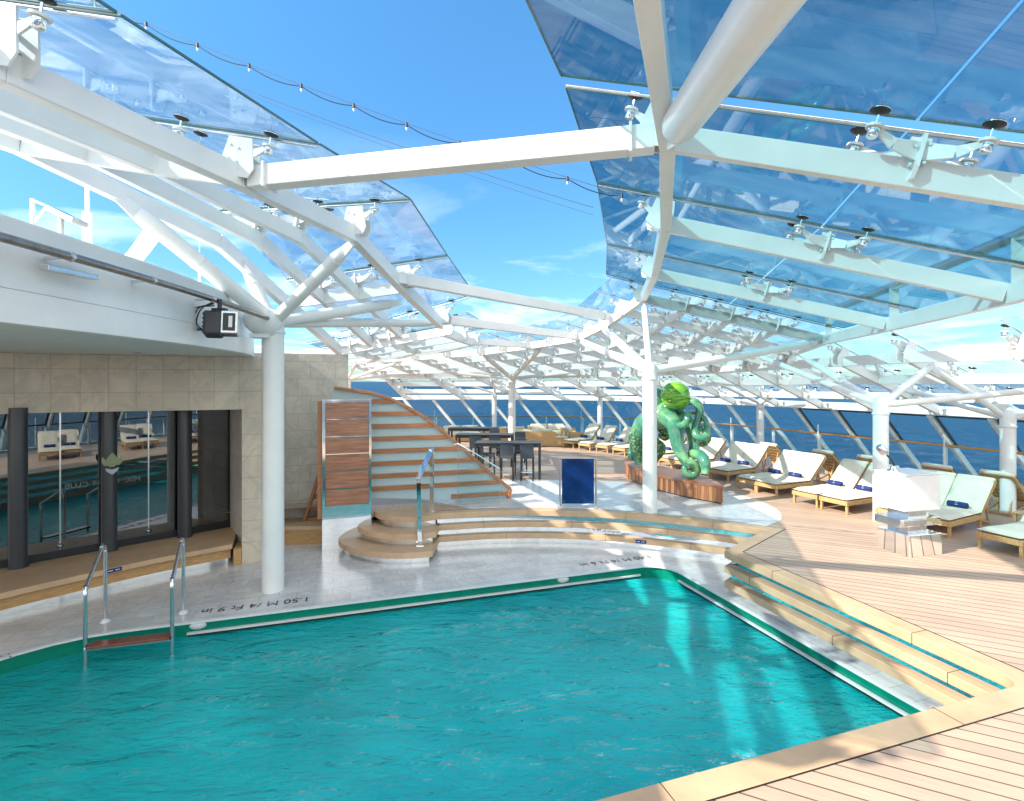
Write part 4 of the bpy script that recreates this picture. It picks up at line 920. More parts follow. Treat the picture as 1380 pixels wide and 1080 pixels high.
tree('slim white column behind the bar tables at the wicker sofas', (-0.95, 28.3), 0.13, 2.25, [((-2.6, 27.2, 3.0), 0.06), ((1.2, 27.2, 3.0), 0.06), ((-0.8, 26.4, 3.3), 0.06)])
tree('slim white column behind the distant loungers left of the octopus', (4.55, 27.2), 0.13, 2.05, [((2.9, 26.0, 2.9), 0.06), ((6.2, 25.2, 2.9), 0.06), ((4.0, 25.2, 3.2), 0.06)])
tree('white column at the sea windows just right of the octopus', (10.1, 21.4), 0.14, 1.98, [((8.6, 21.0, 2.95), 0.07), ((10.3, 19.6, 2.85), 0.07), ((9.0, 22.3, 2.85), 0.07), ((7.6, 20.4, 3.2), 0.06)])
tree('white column in the middle of the lounger row behind the white cabinet', (8.2, 11.7), 0.150, 2.35, [((9.75, 12.15, 3.50), 0.085), ((7.75, 13.9, 3.70), 0.075), ((8.9, 15.2, 3.45), 0.07), ((11.9, 11.5, 2.95), 0.075), ((6.6, 14.6, 3.9), 0.075)])
tree('white column at the right edge behind the nearest loungers', (11.5, 12.2), 0.145, 2.02, [((10.0, 12.6, 3.45), 0.07), ((12.9, 10.4, 2.85), 0.07), ((13.0, 13.7, 2.5), 0.06), ((11.0, 15.2, 2.95), 0.07)])
tree('hidden roof column behind the white lounge roof edge', (-7.9, 10.2), 0.16, 4.5, [((-5.5, 8.3, 5.65), 0.13)], base_z=4.55)
tree('white column whose nearest arm meets the beam above the camera', (0.98, -2.2), 0.17, 4.2, [((1.50, 5.02, 5.40), 0.160)])
# far column glimpsed past the stone wall
tree('distant white column beyond the top of the slatted screen', (-7.5, 24.0), 0.14, 2.95, [((-5.0, 23.8, 4.0), 0.07), ((-6.5, 22.0, 3.9), 0.07), ((-6.0, 26.0, 3.4), 0.07)])

# ------------------------------------------------------------------ sea windscreen, rail
wsn = thing('sea_windscreen', 'row of slanted white mullions and tinted glass facing the sea', 'windscreen', (12.5, 16.4, 0))
WS = [V(p) for p in crom([V((*F(16, 12.6), 2.15)), V((*F(8, 12.6), 2.15)), V((*F(0, 12.6), 2.15)), V((*F(-6.2, 12.2), 2.15))] + [(p[0], p[1], 2.12) for p in Wp[0:]] + [(-11.0, 29.2, 2.12)], 12)]
WS = [p + V((0.4, 0.1, 0)) for p in WS]
# resample at even spacing
def resample(P, step, start=0.0):
    o = []; acc = start
    for a, b in zip(P[:-1], P[1:]):
        l = (b - a).length
        while acc < l: o.append(lerp(a, b, acc / l)); acc += step
        acc -= l
    return o
WS2 = resample(WS, 1.62, 0.4)
LEAN = V((1.62, 0.18, -2.08)); LEAN_B = V((0.65, -1.1, -2.08))
for i in range(len(WS2) - 1):
    a, b = WS2[i], WS2[i + 1]
    LEAN = V((1.62, 0.18, -2.08)) if a.y > 4.5 else LEAN_B
    m = MB(); m.beam(a, b, 0.16, 0.13); m.build('head_beam', 'white', wsn)
    m = MB(); m.beam(a + V((0, 0, -0.06)), a + LEAN, 0.15, 0.14, up=(0, 1, 0) if a.y < 25 else (0, 1, 0)); m.build('mullion', 'white', wsn, bevel=0.008)
    m = MB(); q = [a + V((0, 0, -0.07)), b + V((0, 0, -0.07)), b + LEAN, a + LEAN]; m.plate(q, 0.012); m.build('pane', 'glass_sea', wsn)
    if a.y < 20.5:      # the near panes have black surrounds in their upper half
        u = LEAN * 0.50; d = (b - a).normalized(); m = MB()
        o0 = LEAN * 0.05; ins = d * 0.12
        for p, q in ((a + o0 + ins, b + o0 - ins), (a + u + ins, b + u - ins), (a + o0 + ins, a + u + ins), (b + o0 - ins, b + u - ins)): m.beam(p, q, 0.05, 0.05)
        m.build('pane_surround', 'frameblack', wsn)
gr = thing('guard_rail', 'long varnished wood handrail on white posts in front of the sea windows', 'railing', (13.5, 15.4, 0))
RL = [V(p) for p in crom([V((*F(16, 13.3), 1.1)), V((*F(8, 13.3), 1.1)), V((*F(0, 13.3), 1.1)), V((*F(-6.0, 13.2), 1.1)), (15.55, 5.5, 1.1), (15.2, 9, 1.1), (14.6, 12.6, 1.1), (13.6, 16, 1.1), (12.2, 19.3, 1.1), (10.8, 22.6, 1.1), (9.2, 25.4, 1.1), (6.6, 28.2, 1.1), (3.5, 29.7, 1.1), (0.4, 30.2, 1.1), (-4, 30.2, 1.1), (-10, 29.6, 1.1)], 6)]
m = MB(); m.sweep(RL, 0.038, n=10); m.build('handrail', 'handwood', gr)
st = resample(RL, 2.1, 1.0)
for i, p in enumerate(st):
    m = MB(); m.box((p.x, p.y, 0.53), (0.09, 0.07, 1.06)); m.build('rail_post', 'white', gr)
    if i % 2 == 0:
        m = MB(); m.box((p.x - 0.12, p.y - 0.1, 0.72), (0.035, 0.035, 1.44) ); m.build('tall_post', 'white', gr)
for i in range(0, len(RL) - 3, 3):
    a, b = RL[i], RL[i + 3]; m = MB(); m.plate([V((a.x, a.y, 0.10)), V((b.x, b.y, 0.10)), V((b.x, b.y, 0.98)), V((a.x, a.y, 0.98))], 0.01); m.build('rail_glass', 'glass_clear', gr)
# deck edge kerb
m = MB(); band(m, [(p.x + 0.1, p.y) for p in RL], -0.3, 0.0, 0.09); struct('deck_kerb', m, 'offwhite')

# ------------------------------------------------------------------ loungers
def lounger_proto(loc, rz, label, group):
    t = thing('sun_lounger', label, 'sun lounger', (0, 0, 0), group=group)
    Lg, Wd, H = 1.42, 0.69, 0.30
    for sx, sy in ((0.03, -1), (0.03, 1), (1.30, -1), (1.30, 1)):
        m = MB(); m.box((sx + 0.025, sy * (Wd / 2 - 0.035), H / 2 - 0.02), (0.055, 0.05, H - 0.04)); m.build('leg', 'teakleg', t, bevel=0.005)
    m = MB(); m.box((0.72, Wd / 2 - 0.02, H - 0.045), (1.44, 0.04, 0.10)); m.box((0.72, -Wd / 2 + 0.02, H - 0.045), (1.44, 0.04, 0.10))
    m.box((0.02, 0, H - 0.045), (0.04, Wd - 0.082, 0.10)); m.box((1.42, 0, H - 0.045), (0.04, Wd - 0.082, 0.10))
    m.build('frame', 'teakleg', t, bevel=0.006)
    m = MB()
    for k in range(9): m.box((0.12 + k * 0.15, 0, H - 0.03), (0.09, Wd - 0.09, 0.018))
    m.build('slats', 'teakleg', t)
    # seat cushion with soft edges
    def cushion(name, p, q, th):
        d = (V(q) - V(p)); n_ = 10; l = d.length; d.normalize(); u = V((-d.z, 0, d.x)); m = MB(); vs = []; NXc, NYc = 14, 8
        for side_ in (1, 0):
            for i in range(NXc + 1):
                for j in range(NYc + 1):
                    a = i / NXc; b = j / NYc; e = min(a * l, (1 - a) * l, b * Wd, (1 - b) * Wd); r = 0.045
                    k = 1.0 if e >= r else math.sqrt(max(0, 1 - (1 - e / r) ** 2))
                    hh = th / 2 + (th / 2) * k * (1 if side_ else -1) + (0.012 * math.sin(a * 9.5) * math.sin(b * 3.1) if side_ else 0)
                    vs.append(V(p) + d * (a * l) + V((0, (b - 0.5) * (Wd - 0.01), 0)) + u * hh)
        N1 = (NXc + 1) * (NYc + 1); fs = []
        for i in range(NXc):
            for j in range(NYc):
                a = i * (NYc + 1) + j; fs.append((a, a + NYc + 1, a + NYc + 2, a + 1)); b = a + N1; fs.append((b, b + 1, b + NYc + 2, b + NYc + 1))
        ring = [i * (NYc + 1) for i in range(NXc + 1)] + [NXc * (NYc + 1) + j for j in range(1, NYc + 1)] + [i * (NYc + 1) + NYc for i in range(NXc - 1, -1, -1)] + list(range(NYc - 1, 0, -1))
        for a, b in zip(ring, ring[1:] + ring[:1]): fs.append((a, b, b + N1, a + N1))
        m.add(vs, fs, smooth=True); return m.build(name, 'cushion', t)
    cushion('seat_cushion', (0.0, 0, H + 0.005), (1.36, 0, H + 0.005), 0.085)
    hb = V((1.36, 0, H + 0.02)); tb_ = hb + V((0.62, 0, 0.62))
    cushion('back_cushion', tuple(hb), tuple(tb_), 0.085)
    d = (tb_ - hb).normalized(); u = V((-d.z, 0, d.x))
    m = MB()
    for s in (-1, 1): m.beam(hb + V((0, s * (Wd / 2 - 0.02), -0.01)) - u * 0.02, tb_ + V((0, s * (Wd / 2 - 0.02), -0.01)) - u * 0.02 + d * 0.03, 0.035, 0.05, up=u)
    for k in range(6): m.beam(hb + d * (0.08 + k * 0.15) - u * 0.025 + V((0, -Wd / 2 + 0.04, 0)), hb + d * (0.08 + k * 0.15) - u * 0.025 + V((0, Wd / 2 - 0.04, 0)), 0.08, 0.018, up=u)
    m.build('backrest_frame', 'teakleg', t)
    m = MB()
    for s in (-1, 1): m.beam(hb + d * 0.55 - u * 0.03 + V((0, s * 0.22, 0)), V((1.97, s * 0.22, 0.02)), 0.03, 0.035); m.beam(V((1.40, s * 0.24, H - 0.1)), V((1.97, s * 0.24, 0.03)), 0.03, 0.035)
    m.box((1.95, 0, 0.04), (0.04, 0.50, 0.04)); m.build('prop', 'teakleg', t)
    # folded top roll of the cushion
    m = MB(); c0 = tb_ + u * 0.02 + d * 0.01; m.sweep([c0 + V((0, y, 0)) for y in (-0.335, -0.315, -0.15, 0, 0.15, 0.315, 0.335)], [0.03, 0.052, 0.056, 0.056, 0.056, 0.052, 0.03], n=12); m.build('head_roll', 'cushion', t)
    t.location = loc; t.rotation_euler = (0, 0, rz)
    return t
M['teakleg'] = simple("honey_teak", (0.52, 0.32, 0.14), 0.4, var=0.22, scale=3, stretch=(2, 8, 8), bump=0.1)
_tow = {}
def towel(loc, rz, label):
    if not _tow:
        m = MB(); prof = []
        m.sweep([V((0, y, 0.062)) for y in (-0.185, -0.182, -0.172, -0.09, 0, 0.09, 0.172, 0.182, 0.185)], [0.01, 0.045, 0.062, 0.066, 0.067, 0.066, 0.062, 0.045, 0.01], n=18)
        _tow['m'] = m
        o = m.build('towel_roll', 'navy'); tag(o, label, 'towel', 'rolled navy towels on the loungers')
        k = MB(); k.box((-0.066, 0, 0.075), (0.004, 0.05, 0.014)); k.lathe((-0.05, 0, 0.111), [(0.018, 0), (0.018, 0.012)], n=10); e = k.build('emblem', 'petal2'); e.parent = o
        _tow['o'] = o; o.location = loc; o.rotation_euler = (0, 0, rz); return o
    return dup(_tow['o'], loc, rz, label)
proto = None
GRP = 'cream cushioned loungers facing the pool'; GRB = 'loungers facing the sea behind the first row'
def lounger(x, y, ang, label, tw=None, group=GRP):
    global proto
    if proto is None: o = proto = lounger_proto((x, y, 0), ang, label, group)
    else: o = dup(proto, (x, y, 0), ang, label); o['group'] = group
    if tw:
        p = V((x, y, 0)) + Matrix.Rotation(ang, 3, 'Z') @ V((1.20, 0.02, 0.395)); towel(tuple(p), ang, tw)
    return o
# pairs: world position of the foot-left and foot-right corners
pairs = [((7.16, 13.50), (7.76, 12.15), 'third'), ((6.50, 15.28), (7.05, 14.05), 'fourth'), ((8.02, 11.62), (8.66, 10.40), 'second'), ((5.95, 17.35), (6.62, 16.15), 'fifth'),
         ((5.35, 19.3), (5.95, 18.1), 'sixth'), ((4.6, 21.0), (5.2, 19.85), 'seventh')]
for (a, b, nm) in pairs:
    a, b = V(a), V(b); d = (b - a).normalized(); ax = V((-d.y, d.x)); ang = math.atan2(ax.y, ax.x); w = (b - a).length
    for k, (f, sd_) in enumerate(((0.25, 'left'), (0.75, 'right'))):
        p = a + (b - a) * f
        near = {'second': 'behind the white cabinet', 'third': 'beside the middle column', 'fourth': 'between the octopus and the middle column', 'fifth': 'just right of the octopus', 'sixth': 'seen behind the octopus', 'seventh': 'left of the octopus legs'}[nm]
        tws = f'navy towel on the {sd_} lounger of the pair {near}'
        if nm in ('seventh',) and k == 0: tws = None
        lounger(p.x, p.y, ang, f'cream lounger, {sd_} of the pair {near}', tws)
lounger(8.78 + 0.0, 9.50, R(20), 'cream lounger cut off by the right edge of the photo', None)
lounger(9.15, 8.72, R(20), 'cream lounger just outside the right edge of the photo', 'rolled navy towel on the lounger just outside the right edge')
far = [((4.55, 21.75), (3.75, 23.0), 38, 'just left of the white front column'), ((3.35, 23.3), (2.45, 24.7), 42, 'at the far end beside the wicker sofas')]
for (a, b, an, nm) in far:
    a, b = V(a), V(b)
    for f, sd_ in ((0.15, 'right'), (0.85, 'left')):
        p = a + (b - a) * f; lounger(p.x, p.y, R(an), f'distant lounger, {sd_} of the pair {nm}', f'navy towel on the {sd_} distant lounger {nm}')
# second row with its back to the first
back_row = [(10.35, 16.35, 'behind the pair beside the middle column, left one'), (10.95, 15.15, 'behind the pair beside the middle column, right one'), (11.6, 13.6, 'whose curved back shows above the white cabinet'), (12.2, 12.6, 'whose back shows right of the white cabinet'), (12.6, 11.0, 'at the right edge beside the last column'), (9.6, 18.2, 'behind the pair between octopus and middle column')]
for (x, y, nm) in back_row:
    ax = V((0.93, 0.37)); p = V((x, y)) + ax * 1.0
    lounger(p.x, p.y, math.atan2(-ax.y, -ax.x) , 'cream lounger facing the sea ' + nm, None, GRB)
# the row goes on behind the camera, seen only in the dark window
for i, (s, tt) in enumerate(((-2.4, 8.8), (-1.65, 8.8), (0.6, 8.9), (1.35, 8.9), (3.9, 9.0), (4.65, 9.0))):
    x, y = F(s, tt); lounger(x, y, R(-42), f'cream lounger seen only in the dark window, number {("one", "two", "three", "four", "five", "six")[i]} counted from its right', f'navy towel seen in the dark window, {("one", "two", "three", "four", "five", "six")[i]} from its right')
# low side tables between head ends
st_ = thing('side_table', 'small wooden table with a grey top behind the nearest loungers', 'side table', (10.65, 10.6, 0))
m = MB(); m.box((10.65, 10.6, 0.44), (0.9, 0.5, 0.03), rz=R(20)); m.build('table_top', 'teakleg', st_, bevel=0.005)
for i, j in ((-1, -1), (-1, 1), (1, -1), (1, 1)):
    q = V((10.65, 10.6, 0.21)) + Matrix.Rotation(R(20), 3, 'Z') @ V((i * 0.40, j * 0.21, 0)); m = MB(); m.box(q, (0.04, 0.04, 0.42), rz=R(20)); m.build('leg', 'teakleg', st_)

# ------------------------------------------------------------------ octopus and its plinth
P0, P1 = V((3.72, 17.35)), V((5.32, 13.20)); ax = (P1 - P0).normalized(); sx = V((-ax.y, ax.x)); Lp2 = (P1 - P0).length
def lens(inset=0.0):
    pts = []
    for k in range(25):
        t = k / 24; pts.append(P0 + ax * (inset + (Lp2 - 2 * inset) * t) - sx * (-0.0) + sx * (0.62 - inset) * math.sin(math.pi * t) ** 0.8 * -1 * -1)
    for k in range(23, 0, -1):
        t = k / 24; pts.append(P0 + ax * (inset + (Lp2 - 2 * inset) * t) - sx * (0.55 - inset) * math.sin(math.pi * t) ** 0.8)
    return [(p.x, p.y) for p in pts]
pn = thing('wooden_plinth', 'lens shaped red wood plinth under the green octopus', 'plinth', (4.5, 15.3, 0))
ls = lens(0.04); m = MB(); ring_ = ls + [ls[0]]
acc = resample([V((*p, 0)) for p in ring_], 0.105)
M['rw2'] = simple("amber_wood", (0.46, 0.20, 0.085), 0.35, var=0.3, scale=2, stretch=(14, 14, 1.2)); M['rw3'] = simple("dark_red_wood", (0.22, 0.07, 0.035), 0.35, var=0.3, scale=2, stretch=(14, 14, 1.2))
for a, b in zip(acc, acc[1:] + acc[:1]):
    m.beam(V((a.x, a.y, 0.22)), V((b.x, b.y, 0.22)) - (b - a).normalized() * 0.006, 0.03, 0.36, mi=random.choice((0, 0, 1, 2, 1)))
m.build('vertical_slats', ['redwood', 'rw2', 'rw3'], pn)
m = MB(); m.prism(lens(0.0), 0.40, 0.455); m.build('plinth_top', 'redwood', pn, bevel=0.008)
m = MB(); m.prism(lens(0.09), 0.0, 0.06); m.prism(lens(0.08), 0.07, 0.39); m.build('plinth_core', 'frameblack', pn)
oc = thing('octopus_sculpture', 'green glazed octopus sculpture with lime head standing on curled arms', 'sculpture', (4.6, 15.2, 0.455))
DO = 15.0
def PW(px, py, d=DO): return W(px, py, d)
def arm(pts, rs, mat='octo', name='tentacle', n=18):
    P = crom(pts, 7); T = len(P) - 1; rr = []
    for i in range(len(P)):
        x = i / T * (len(rs) - 1); k = min(int(x), len(rs) - 2); rr.append(rs[k] + (rs[k + 1] - rs[k]) * (x - k))
    m = MB(); m.sweep(P, rr, n=n); return m.build(name, mat, oc)
# head and mantle
m = MB(); m.ball(PW(910, 533.5, 14.7), 0.40, n=32, m=20, sc=(1.0, 1.0, 0.98)); m.build('head', 'octohead', oc)
m = MB(); m.ball(PW(887, 536, 15.35), 0.33, n=26, m=16, sc=(1.15, 1, 0.85)); m.build('mantle', 'octo', oc)
# trunk draping left to right
arm([PW(905, 548, 15.1), PW(893, 560, 15.2), PW(880, 565, 15.4), PW(868, 575, 15.7), PW(860, 592, 16.0), PW(859, 612, 16.1), PW(864, 625, 16.1)], [0.30, 0.34, 0.36, 0.33, 0.27, 0.20, 0.14])
arm([PW(861, 575, 15.9), PW(856.5, 588, 15.8), PW(858, 604, 15.9), PW(862, 620, 16.0)], [0.10, 0.20, 0.18, 0.08], 'suckers', 'sucker_patch')
arm([PW(860, 612, 16.1), PW(862, 621, 16.2), PW(857, 617, 16.3), PW(852, 608, 16.2), PW(850, 612, 16.1), PW(851.5, 621, 16.1)], [0.15, 0.14, 0.12, 0.11, 0.10, 0.06])
# front leg with its coil
arm([PW(888, 556, 15.0), PW(898, 562, 14.9), PW(908, 572, 14.7), PW(911, 586, 14.6), PW(914, 602, 14.5), PW(921, 617, 14.4), PW(927, 627, 14.3)], [0.24, 0.26, 0.24, 0.20, 0.18, 0.15, 0.13])
cc = PW(930, 633.5, 14.2); arm([cc + V((0.19 * math.cos(a) * (1 - 0.035 * k), -0.05 + 0.012 * k, 0.19 * math.sin(a) * (1 - 0.035 * k))) for k, a in enumerate([R(125) - R(38) * i for i in range(13)])], [0.13, 0.125, 0.12, 0.11, 0.10, 0.085, 0.07, 0.05])
# right leg
arm([PW(905, 560, 15.1), PW(918, 564, 15.0), PW(929, 572, 14.9), PW(934, 586, 14.8), PW(935.5, 602, 14.7), PW(934, 611, 14.6)], [0.24, 0.24, 0.20, 0.17, 0.15, 0.14])
arm([PW(929, 612, 14.55), PW(936, 612, 14.4), PW(944, 614, 14.2), PW(950, 623, 14.0), PW(951, 632, 13.95), PW(949.5, 640, 13.9)], [0.09, 0.15, 0.15, 0.14, 0.12, 0.09])
# upper curls
arm([PW(915, 552, 14.8), PW(921, 546, 14.6), PW(930, 541.5, 14.5), PW(939, 544, 14.4), PW(943, 553, 14.4), PW(941, 565, 14.35), PW(937, 577, 14.3), PW(938, 586, 14.2), PW(945, 590, 14.1), PW(952, 586, 14.1), PW(953.5, 576, 14.15), PW(950, 565, 14.2), PW(946, 562, 14.3), PW(943, 568, 14.4)], [0.10, 0.10, 0.10, 0.11, 0.11, 0.10, 0.10, 0.10, 0.10, 0.09, 0.08, 0.065, 0.05, 0.03])
arm([PW(916, 574, 14.5), PW(922, 573, 14.3), PW(926, 566, 14.2), PW(927, 558, 14.3), PW(933, 557, 14.5), PW(940, 558, 14.6)], [0.12, 0.11, 0.09, 0.075, 0.07, 0.05])
arm([PW(930, 575, 15.0), PW(940, 582, 14.9), PW(949, 582, 14.8), PW(952, 592, 14.8), PW(945, 597, 14.9), PW(936, 592, 15.0)], [0.16, 0.17, 0.14, 0.13, 0.12, 0.08], 'suckers', 'tentacle')
# rear arms
arm([PW(885, 565, 15.6), PW(893, 577, 15.9), PW(901, 583, 16.0), PW(896, 590, 16.1), PW(889, 586, 16.0)], [0.2, 0.17, 0.14, 0.11, 0.06], 'suckers', 'tentacle')
arm([PW(872, 585, 16.2), PW(882, 597, 16.2), PW(891, 603, 16.1), PW(889, 611, 16.1), PW(883, 618, 16.15), PW(880, 627, 16.2)], [0.2, 0.18, 0.15, 0.13, 0.12, 0.08], 'suckers', 'tentacle')

# ------------------------------------------------------------------ sign board
sb = thing('display_board', 'dark blue display board between two steel posts on the terrace', 'sign board', (1.6, 12.95, 0))
a, b = G(755, 686, 0.006), G(804, 686, 0.006); a.y = b.y = 12.85
H_ = EYE - (618 - 514) / 709 * 12.85
m = MB(); m.beam(V((a.x + 0.05, 12.85, 0.0)) + V((0, 0, 0.66)), V((b.x - 0.05, 12.85, 0.66)), 0.03, H_ - 0.12); m.build('board', 'navyboard', sb, bevel=0.004)
for p in (a, b):
    m = MB(); m.tube((p.x, 12.85, 0), (p.x, 12.85, H_ + 0.03), 0.022, n=14); m.build('post', 'steel', sb)
    m = MB(); m.box((p.x, 12.85, 0.012), (0.09, 0.22, 0.018)); m.build('foot', 'steel', sb)
for x in (a.x + 0.10, b.x - 0.10):
    for z in (0.16, H_ - 0.06): m = MB(); m.lathe((x, 12.834, z), [(0.012, 0), (0.008, 0.006)], n=10, axis=(0, -1, 0)); m.build('screw', 'chrome', sb)

# ------------------------------------------------------------------ bar tables and stools
def bar_table(x, y, rz, label, w=2.1):
    t = thing('bar_table', label, 'bar table', (0, 0, 0), group='black bar tables in a row')
    m = MB(); m.box((0, 0, 1.125), (w, 0.75, 0.05)); m.build('table_top', 'blackmetal', t, bevel=0.006)
    m = MB()
    for s in (-1, 1): m.box((0, s * 0.34, 1.065), (w - 0.16, 0.03, 0.07)); m.box((s * (w / 2 - 0.04), 0, 1.065), (0.03, 0.6, 0.07))
    m.build('apron', 'blackmetal', t)
    for i in (-1, 1):
        for j in (-1, 1): m = MB(); m.box((i * (w / 2 - 0.04), j * 0.335, 0.55), (0.07, 0.07, 1.10)); m.build('leg', 'blackmetal', t)
    t.location = (x, y, 0); t.rotation_euler = (0, 0, rz); return t
bt = bar_table(-0.12, 16.95, R(-4), 'nearest black bar table with a shiny top')
dup(bt, (-1.0, 19.5, 0), R(-4), 'middle black bar table partly hidden by the slatted screen')
dup(bt, (-1.6, 22.2, 0), R(-4), 'farthest black bar table before the wicker sofas')
def stool(x, y, rz, label):
    t = thing('bar_stool', label, 'bar stool', (0, 0, 0), group='dark bar stools at the black tables')
    m = MB(); m.box((0, 0, 0.74), (0.42, 0.42, 0.07)); m.build('seat', 'slate', t, bevel=0.02)
    m = MB(); m.box((0, -0.20, 0.93), (0.42, 0.035, 0.42), rot=Matrix.Rotation(R(6), 3, 'X')); m.build('backrest', 'slate', t, bevel=0.012)
    for i in (-1, 1):
        for j in (-1, 1): m = MB(); m.beam(V((i * 0.18, j * 0.18, 0.71)), V((i * 0.19, j * 0.19, 0)), 0.04, 0.04, up=(0, 1, 0)); m.build('leg', 'blackmetal', t)
    m = MB(); m.beam((-0.17, -0.185, 0.28), (0.17, -0.185, 0.28), 0.025, 0.03); m.beam((-0.17, 0.185, 0.28), (0.17, 0.185, 0.28), 0.025, 0.03); m.beam((-0.185, -0.165, 0.28), (-0.185, 0.165, 0.28), 0.025, 0.03); m.beam((0.185, -0.165, 0.28), (0.185, 0.165, 0.28), 0.025, 0.03); m.build('footrest', 'steel', t)
    t.location = (x, y, 0); t.rotation_euler = (0, 0, rz); return t
s0_ = stool(-0.15, 16.50, R(-3), 'dark bar stool on the near side of the nearest table, left one')
for x, y, a, l in ((0.48, 16.45, -6, 'dark bar stool on the near side of the nearest table, right one'), (-0.75, 16.9, -90, 'dark bar stool at the left end of the nearest table'), (0.3, 17.55, 180, 'dark bar stool on the far side of the nearest table'),
                   (-1.3, 19.0, -4, 'dark bar stool on the near side of the middle table, left one'), (-0.6, 19.0, -4, 'dark bar stool on the near side of the middle table, right one'), (0.3, 20.15, 176, 'dark bar stool on the far side of the middle table'), (-0.7, 21.7, -4, 'dark bar stool at the farthest table')):
    dup(s0_, (x, y, 0), R(a), l)

# ------------------------------------------------------------------ wicker sofas
def sofa(x, y, rz, label, w=1.7, dpt=0.85):
    t = thing('wicker_sofa', label, 'sofa', (0, 0, 0), group='honey wicker sofas by the sea windows')
    m = MB(); m.box((0, 0, 0.17), (w, dpt, 0.30)); m.build('base', 'wicker', t, bevel=0.02)
    m = MB(); m.box((0, dpt / 2 - 0.06, 0.50), (w, 0.12, 0.42)); m.build('backrest', 'wicker', t, bevel=0.02)
    for s in (-1, 1): m = MB(); m.box((s * (w / 2 - 0.06), -0.065, 0.46), (0.12, dpt - 0.13, 0.34)); m.build('armrest', 'wicker', t, bevel=0.02)
    for k in (-1, 1):
        m = MB(); m.box((k * (w / 4 - 0.065), -0.06, 0.40), (w / 2 - 0.14, dpt - 0.14, 0.15)); m.build('seat_cushion', 'cushion', t, bevel=0.04)
        m = MB(); m.box((k * (w / 4 - 0.065), dpt / 2 - 0.20, 0.62), (w / 2 - 0.16, 0.16, 0.36), rot=Matrix.Rotation(R(-10), 3, 'X')); m.build('back_cushion', 'cushion', t, bevel=0.05)
    t.location = (x, y, 0); t.rotation_euler = (0, 0, rz); return t
so = sofa(1.05, 25.4, R(178), 'wicker sofa with its back to the camera right of the white bar column', 2.1)
for x, y, a, l in ((3.0, 26.6, 95, 'wicker sofa seen from its end beside the distant loungers'), (-2.6, 27.2, 15, 'wicker sofa facing the camera above the stair rail'), (-0.3, 26.9, -170, 'wicker sofa directly behind the bar tables'), (1.9, 28.2, 0, 'wicker sofa nearest the sea windows')):
    dup(so, (x, y, 0), R(a), l)
ct = thing('coffee_table', 'small low wicker table between the sofas', 'coffee table', (2.35, 25.2, 0))
m = MB(); m.box((2.35, 25.2, 0.22), (0.55, 0.55, 0.42)); m.build('base', 'wicker', ct, bevel=0.02); m = MB(); m.box((2.35, 25.2, 0.445), (0.6, 0.6, 0.025)); m.build('table_top', 'whiteplastic', ct)

# ------------------------------------------------------------------ white cabinet on a mirrored stand
cb = thing('white_cabinet', 'white box cabinet on a mirrored steel stand in front of the loungers', 'cabinet', (7.25, 9.6, 0))
cA = V((7.22, 9.62)); ca = R(14)
def cbox(name, mat, dx, dy, z0, z1, w, d, bevel=0.006, a=0):
    c = cA + V((dx * math.cos(ca) - dy * math.sin(ca), dx * math.sin(ca) + dy * math.cos(ca))); m = MB(); m.box((c.x, c.y, (z0 + z1) / 2), (w, d, z1 - z0), rz=ca + a); return m.build(name, mat, cb, bevel=bevel)
cbox('mirror_base', 'mirror', 0.05, 0, 0.0, 0.38, 0.74, 0.62)
cbox('stand_neck', 'steel', 0.0, 0, 0.38, 0.80, 0.42, 0.40)
cbox('control_shelf', 'mirror', -0.02, -0.02, 0.52, 0.66, 0.92, 0.50)
cbox('shelf_panel', 'steel', -0.14, -0.275, 0.545, 0.635, 0.50, 0.012, 0)
cbox('white_box', 'whiteplastic', 0.0, 0, 0.80, 1.43, 0.80, 0.60, 0.010)
cbox('lid', 'whiteplastic', 0.0, 0, 1.434, 1.452, 0.82, 0.62, 0.004)
sp_ = thing('clamp_spotlight', 'grey spotlight on a slanted arm above the white cabinet', 'spotlight', (7.05, 9.65, 1.452))
b0 = V((7.0, 9.66, 1.452)); m = MB(); m.lathe(b0, [(0.10, 0), (0.10, 0.02), (0.05, 0.04), (0.05, 0.10)], n=18); m.build('swivel_base', 'steel', sp_)
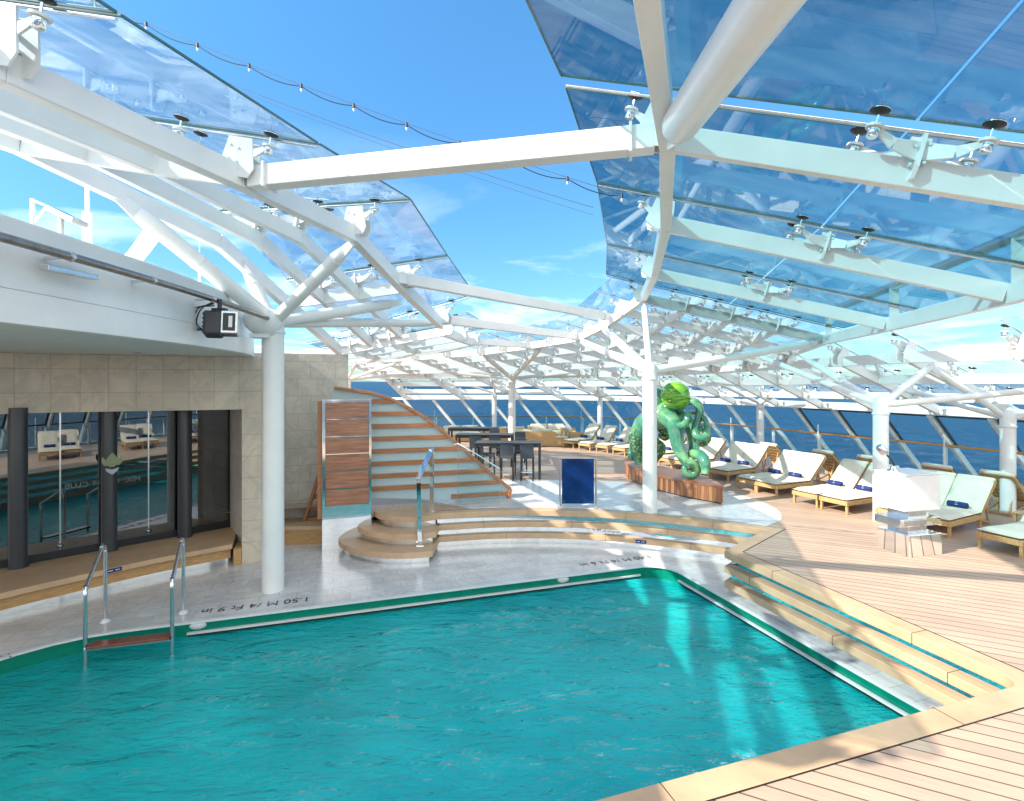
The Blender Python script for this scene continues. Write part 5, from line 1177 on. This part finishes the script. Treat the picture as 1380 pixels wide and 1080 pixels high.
m = MB(); m.sweep([b0 + V((0.03, 0, 0.08)), b0 + V((-0.03, 0, 0.20)), b0 + V((-0.16, 0.02, 0.36))], 0.018, n=8); m.build('arm', 'blackmetal', sp_)
m = MB(); m.lathe(b0 + V((-0.12, 0.02, 0.30)), [(0.05, 0), (0.075, 0.05), (0.075, 0.16), (0.05, 0.20)], n=18, axis=(-0.6, 0.1, 0.8)); m.build('lamp_head', 'steel', sp_)

# ------------------------------------------------------------------ lights on wires
def string(name, label, pts, sag, r, bulbs, wire_r=0.004, seg=14):
    t = thing(name, label, 'string lights' if bulbs else 'wire', tuple(pts[0])); P = [V(p) for p in pts]
    a, b = P[0], P[-1]; m = MB(); m.sweep([lerp(a, b, k / 30) - V((0, 0, sag * 4 * (k / 30) * (1 - k / 30))) for k in range(31)], wire_r, n=6); m.build('support_wire', 'wire', t)
    if bulbs:
        path = []; 
        for i in range(bulbs):
            f0, f1 = i / bulbs, (i + 1) / bulbs
            for k in range(seg):
                u = k / seg; f = f0 + (f1 - f0) * u; path.append(lerp(a, b, f) - V((0, 0, sag * 4 * f * (1 - f) + 0.07 * 4 * u * (1 - u) * 0.9 + 0.02)))
        m = MB(); m.sweep(path, r, n=6); m.build('light_cable', 'cable', t)
        for i in range(bulbs + 1):
            f = i / bulbs; p = lerp(a, b, f) - V((0, 0, sag * 4 * f * (1 - f) + 0.02)); m = MB(); m.lathe(p, [(0.017, -0.04), (0.019, 0.02), (0.010, 0.035)], n=10); s_ = m.build('lamp_socket', 'cable', t)
            m = MB(); m.lathe(p, [(0.003, -0.085), (0.012, -0.074), (0.015, -0.056), (0.012, -0.04)], n=10); m.build('bulb', 'led', t)
string('string_lights', 'dark string of small bulbs sagging across the open sky', [W(60, -28, 7.6), W(838, 262, 7.3)], 0.14, 0.007, 11)
string('thin_wire', 'upper hair-thin wire crossing the sky below the string of bulbs', [W(215, 75, 8.6), W(800, 280, 8.6)], 0.10, 0, 0, 0.005)
string('thin_wire', 'lower hair-thin wire crossing the sky nearest the cross beam', [W(290, 110, 9.5), W(800, 290, 9.5)], 0.08, 0, 0, 0.004)
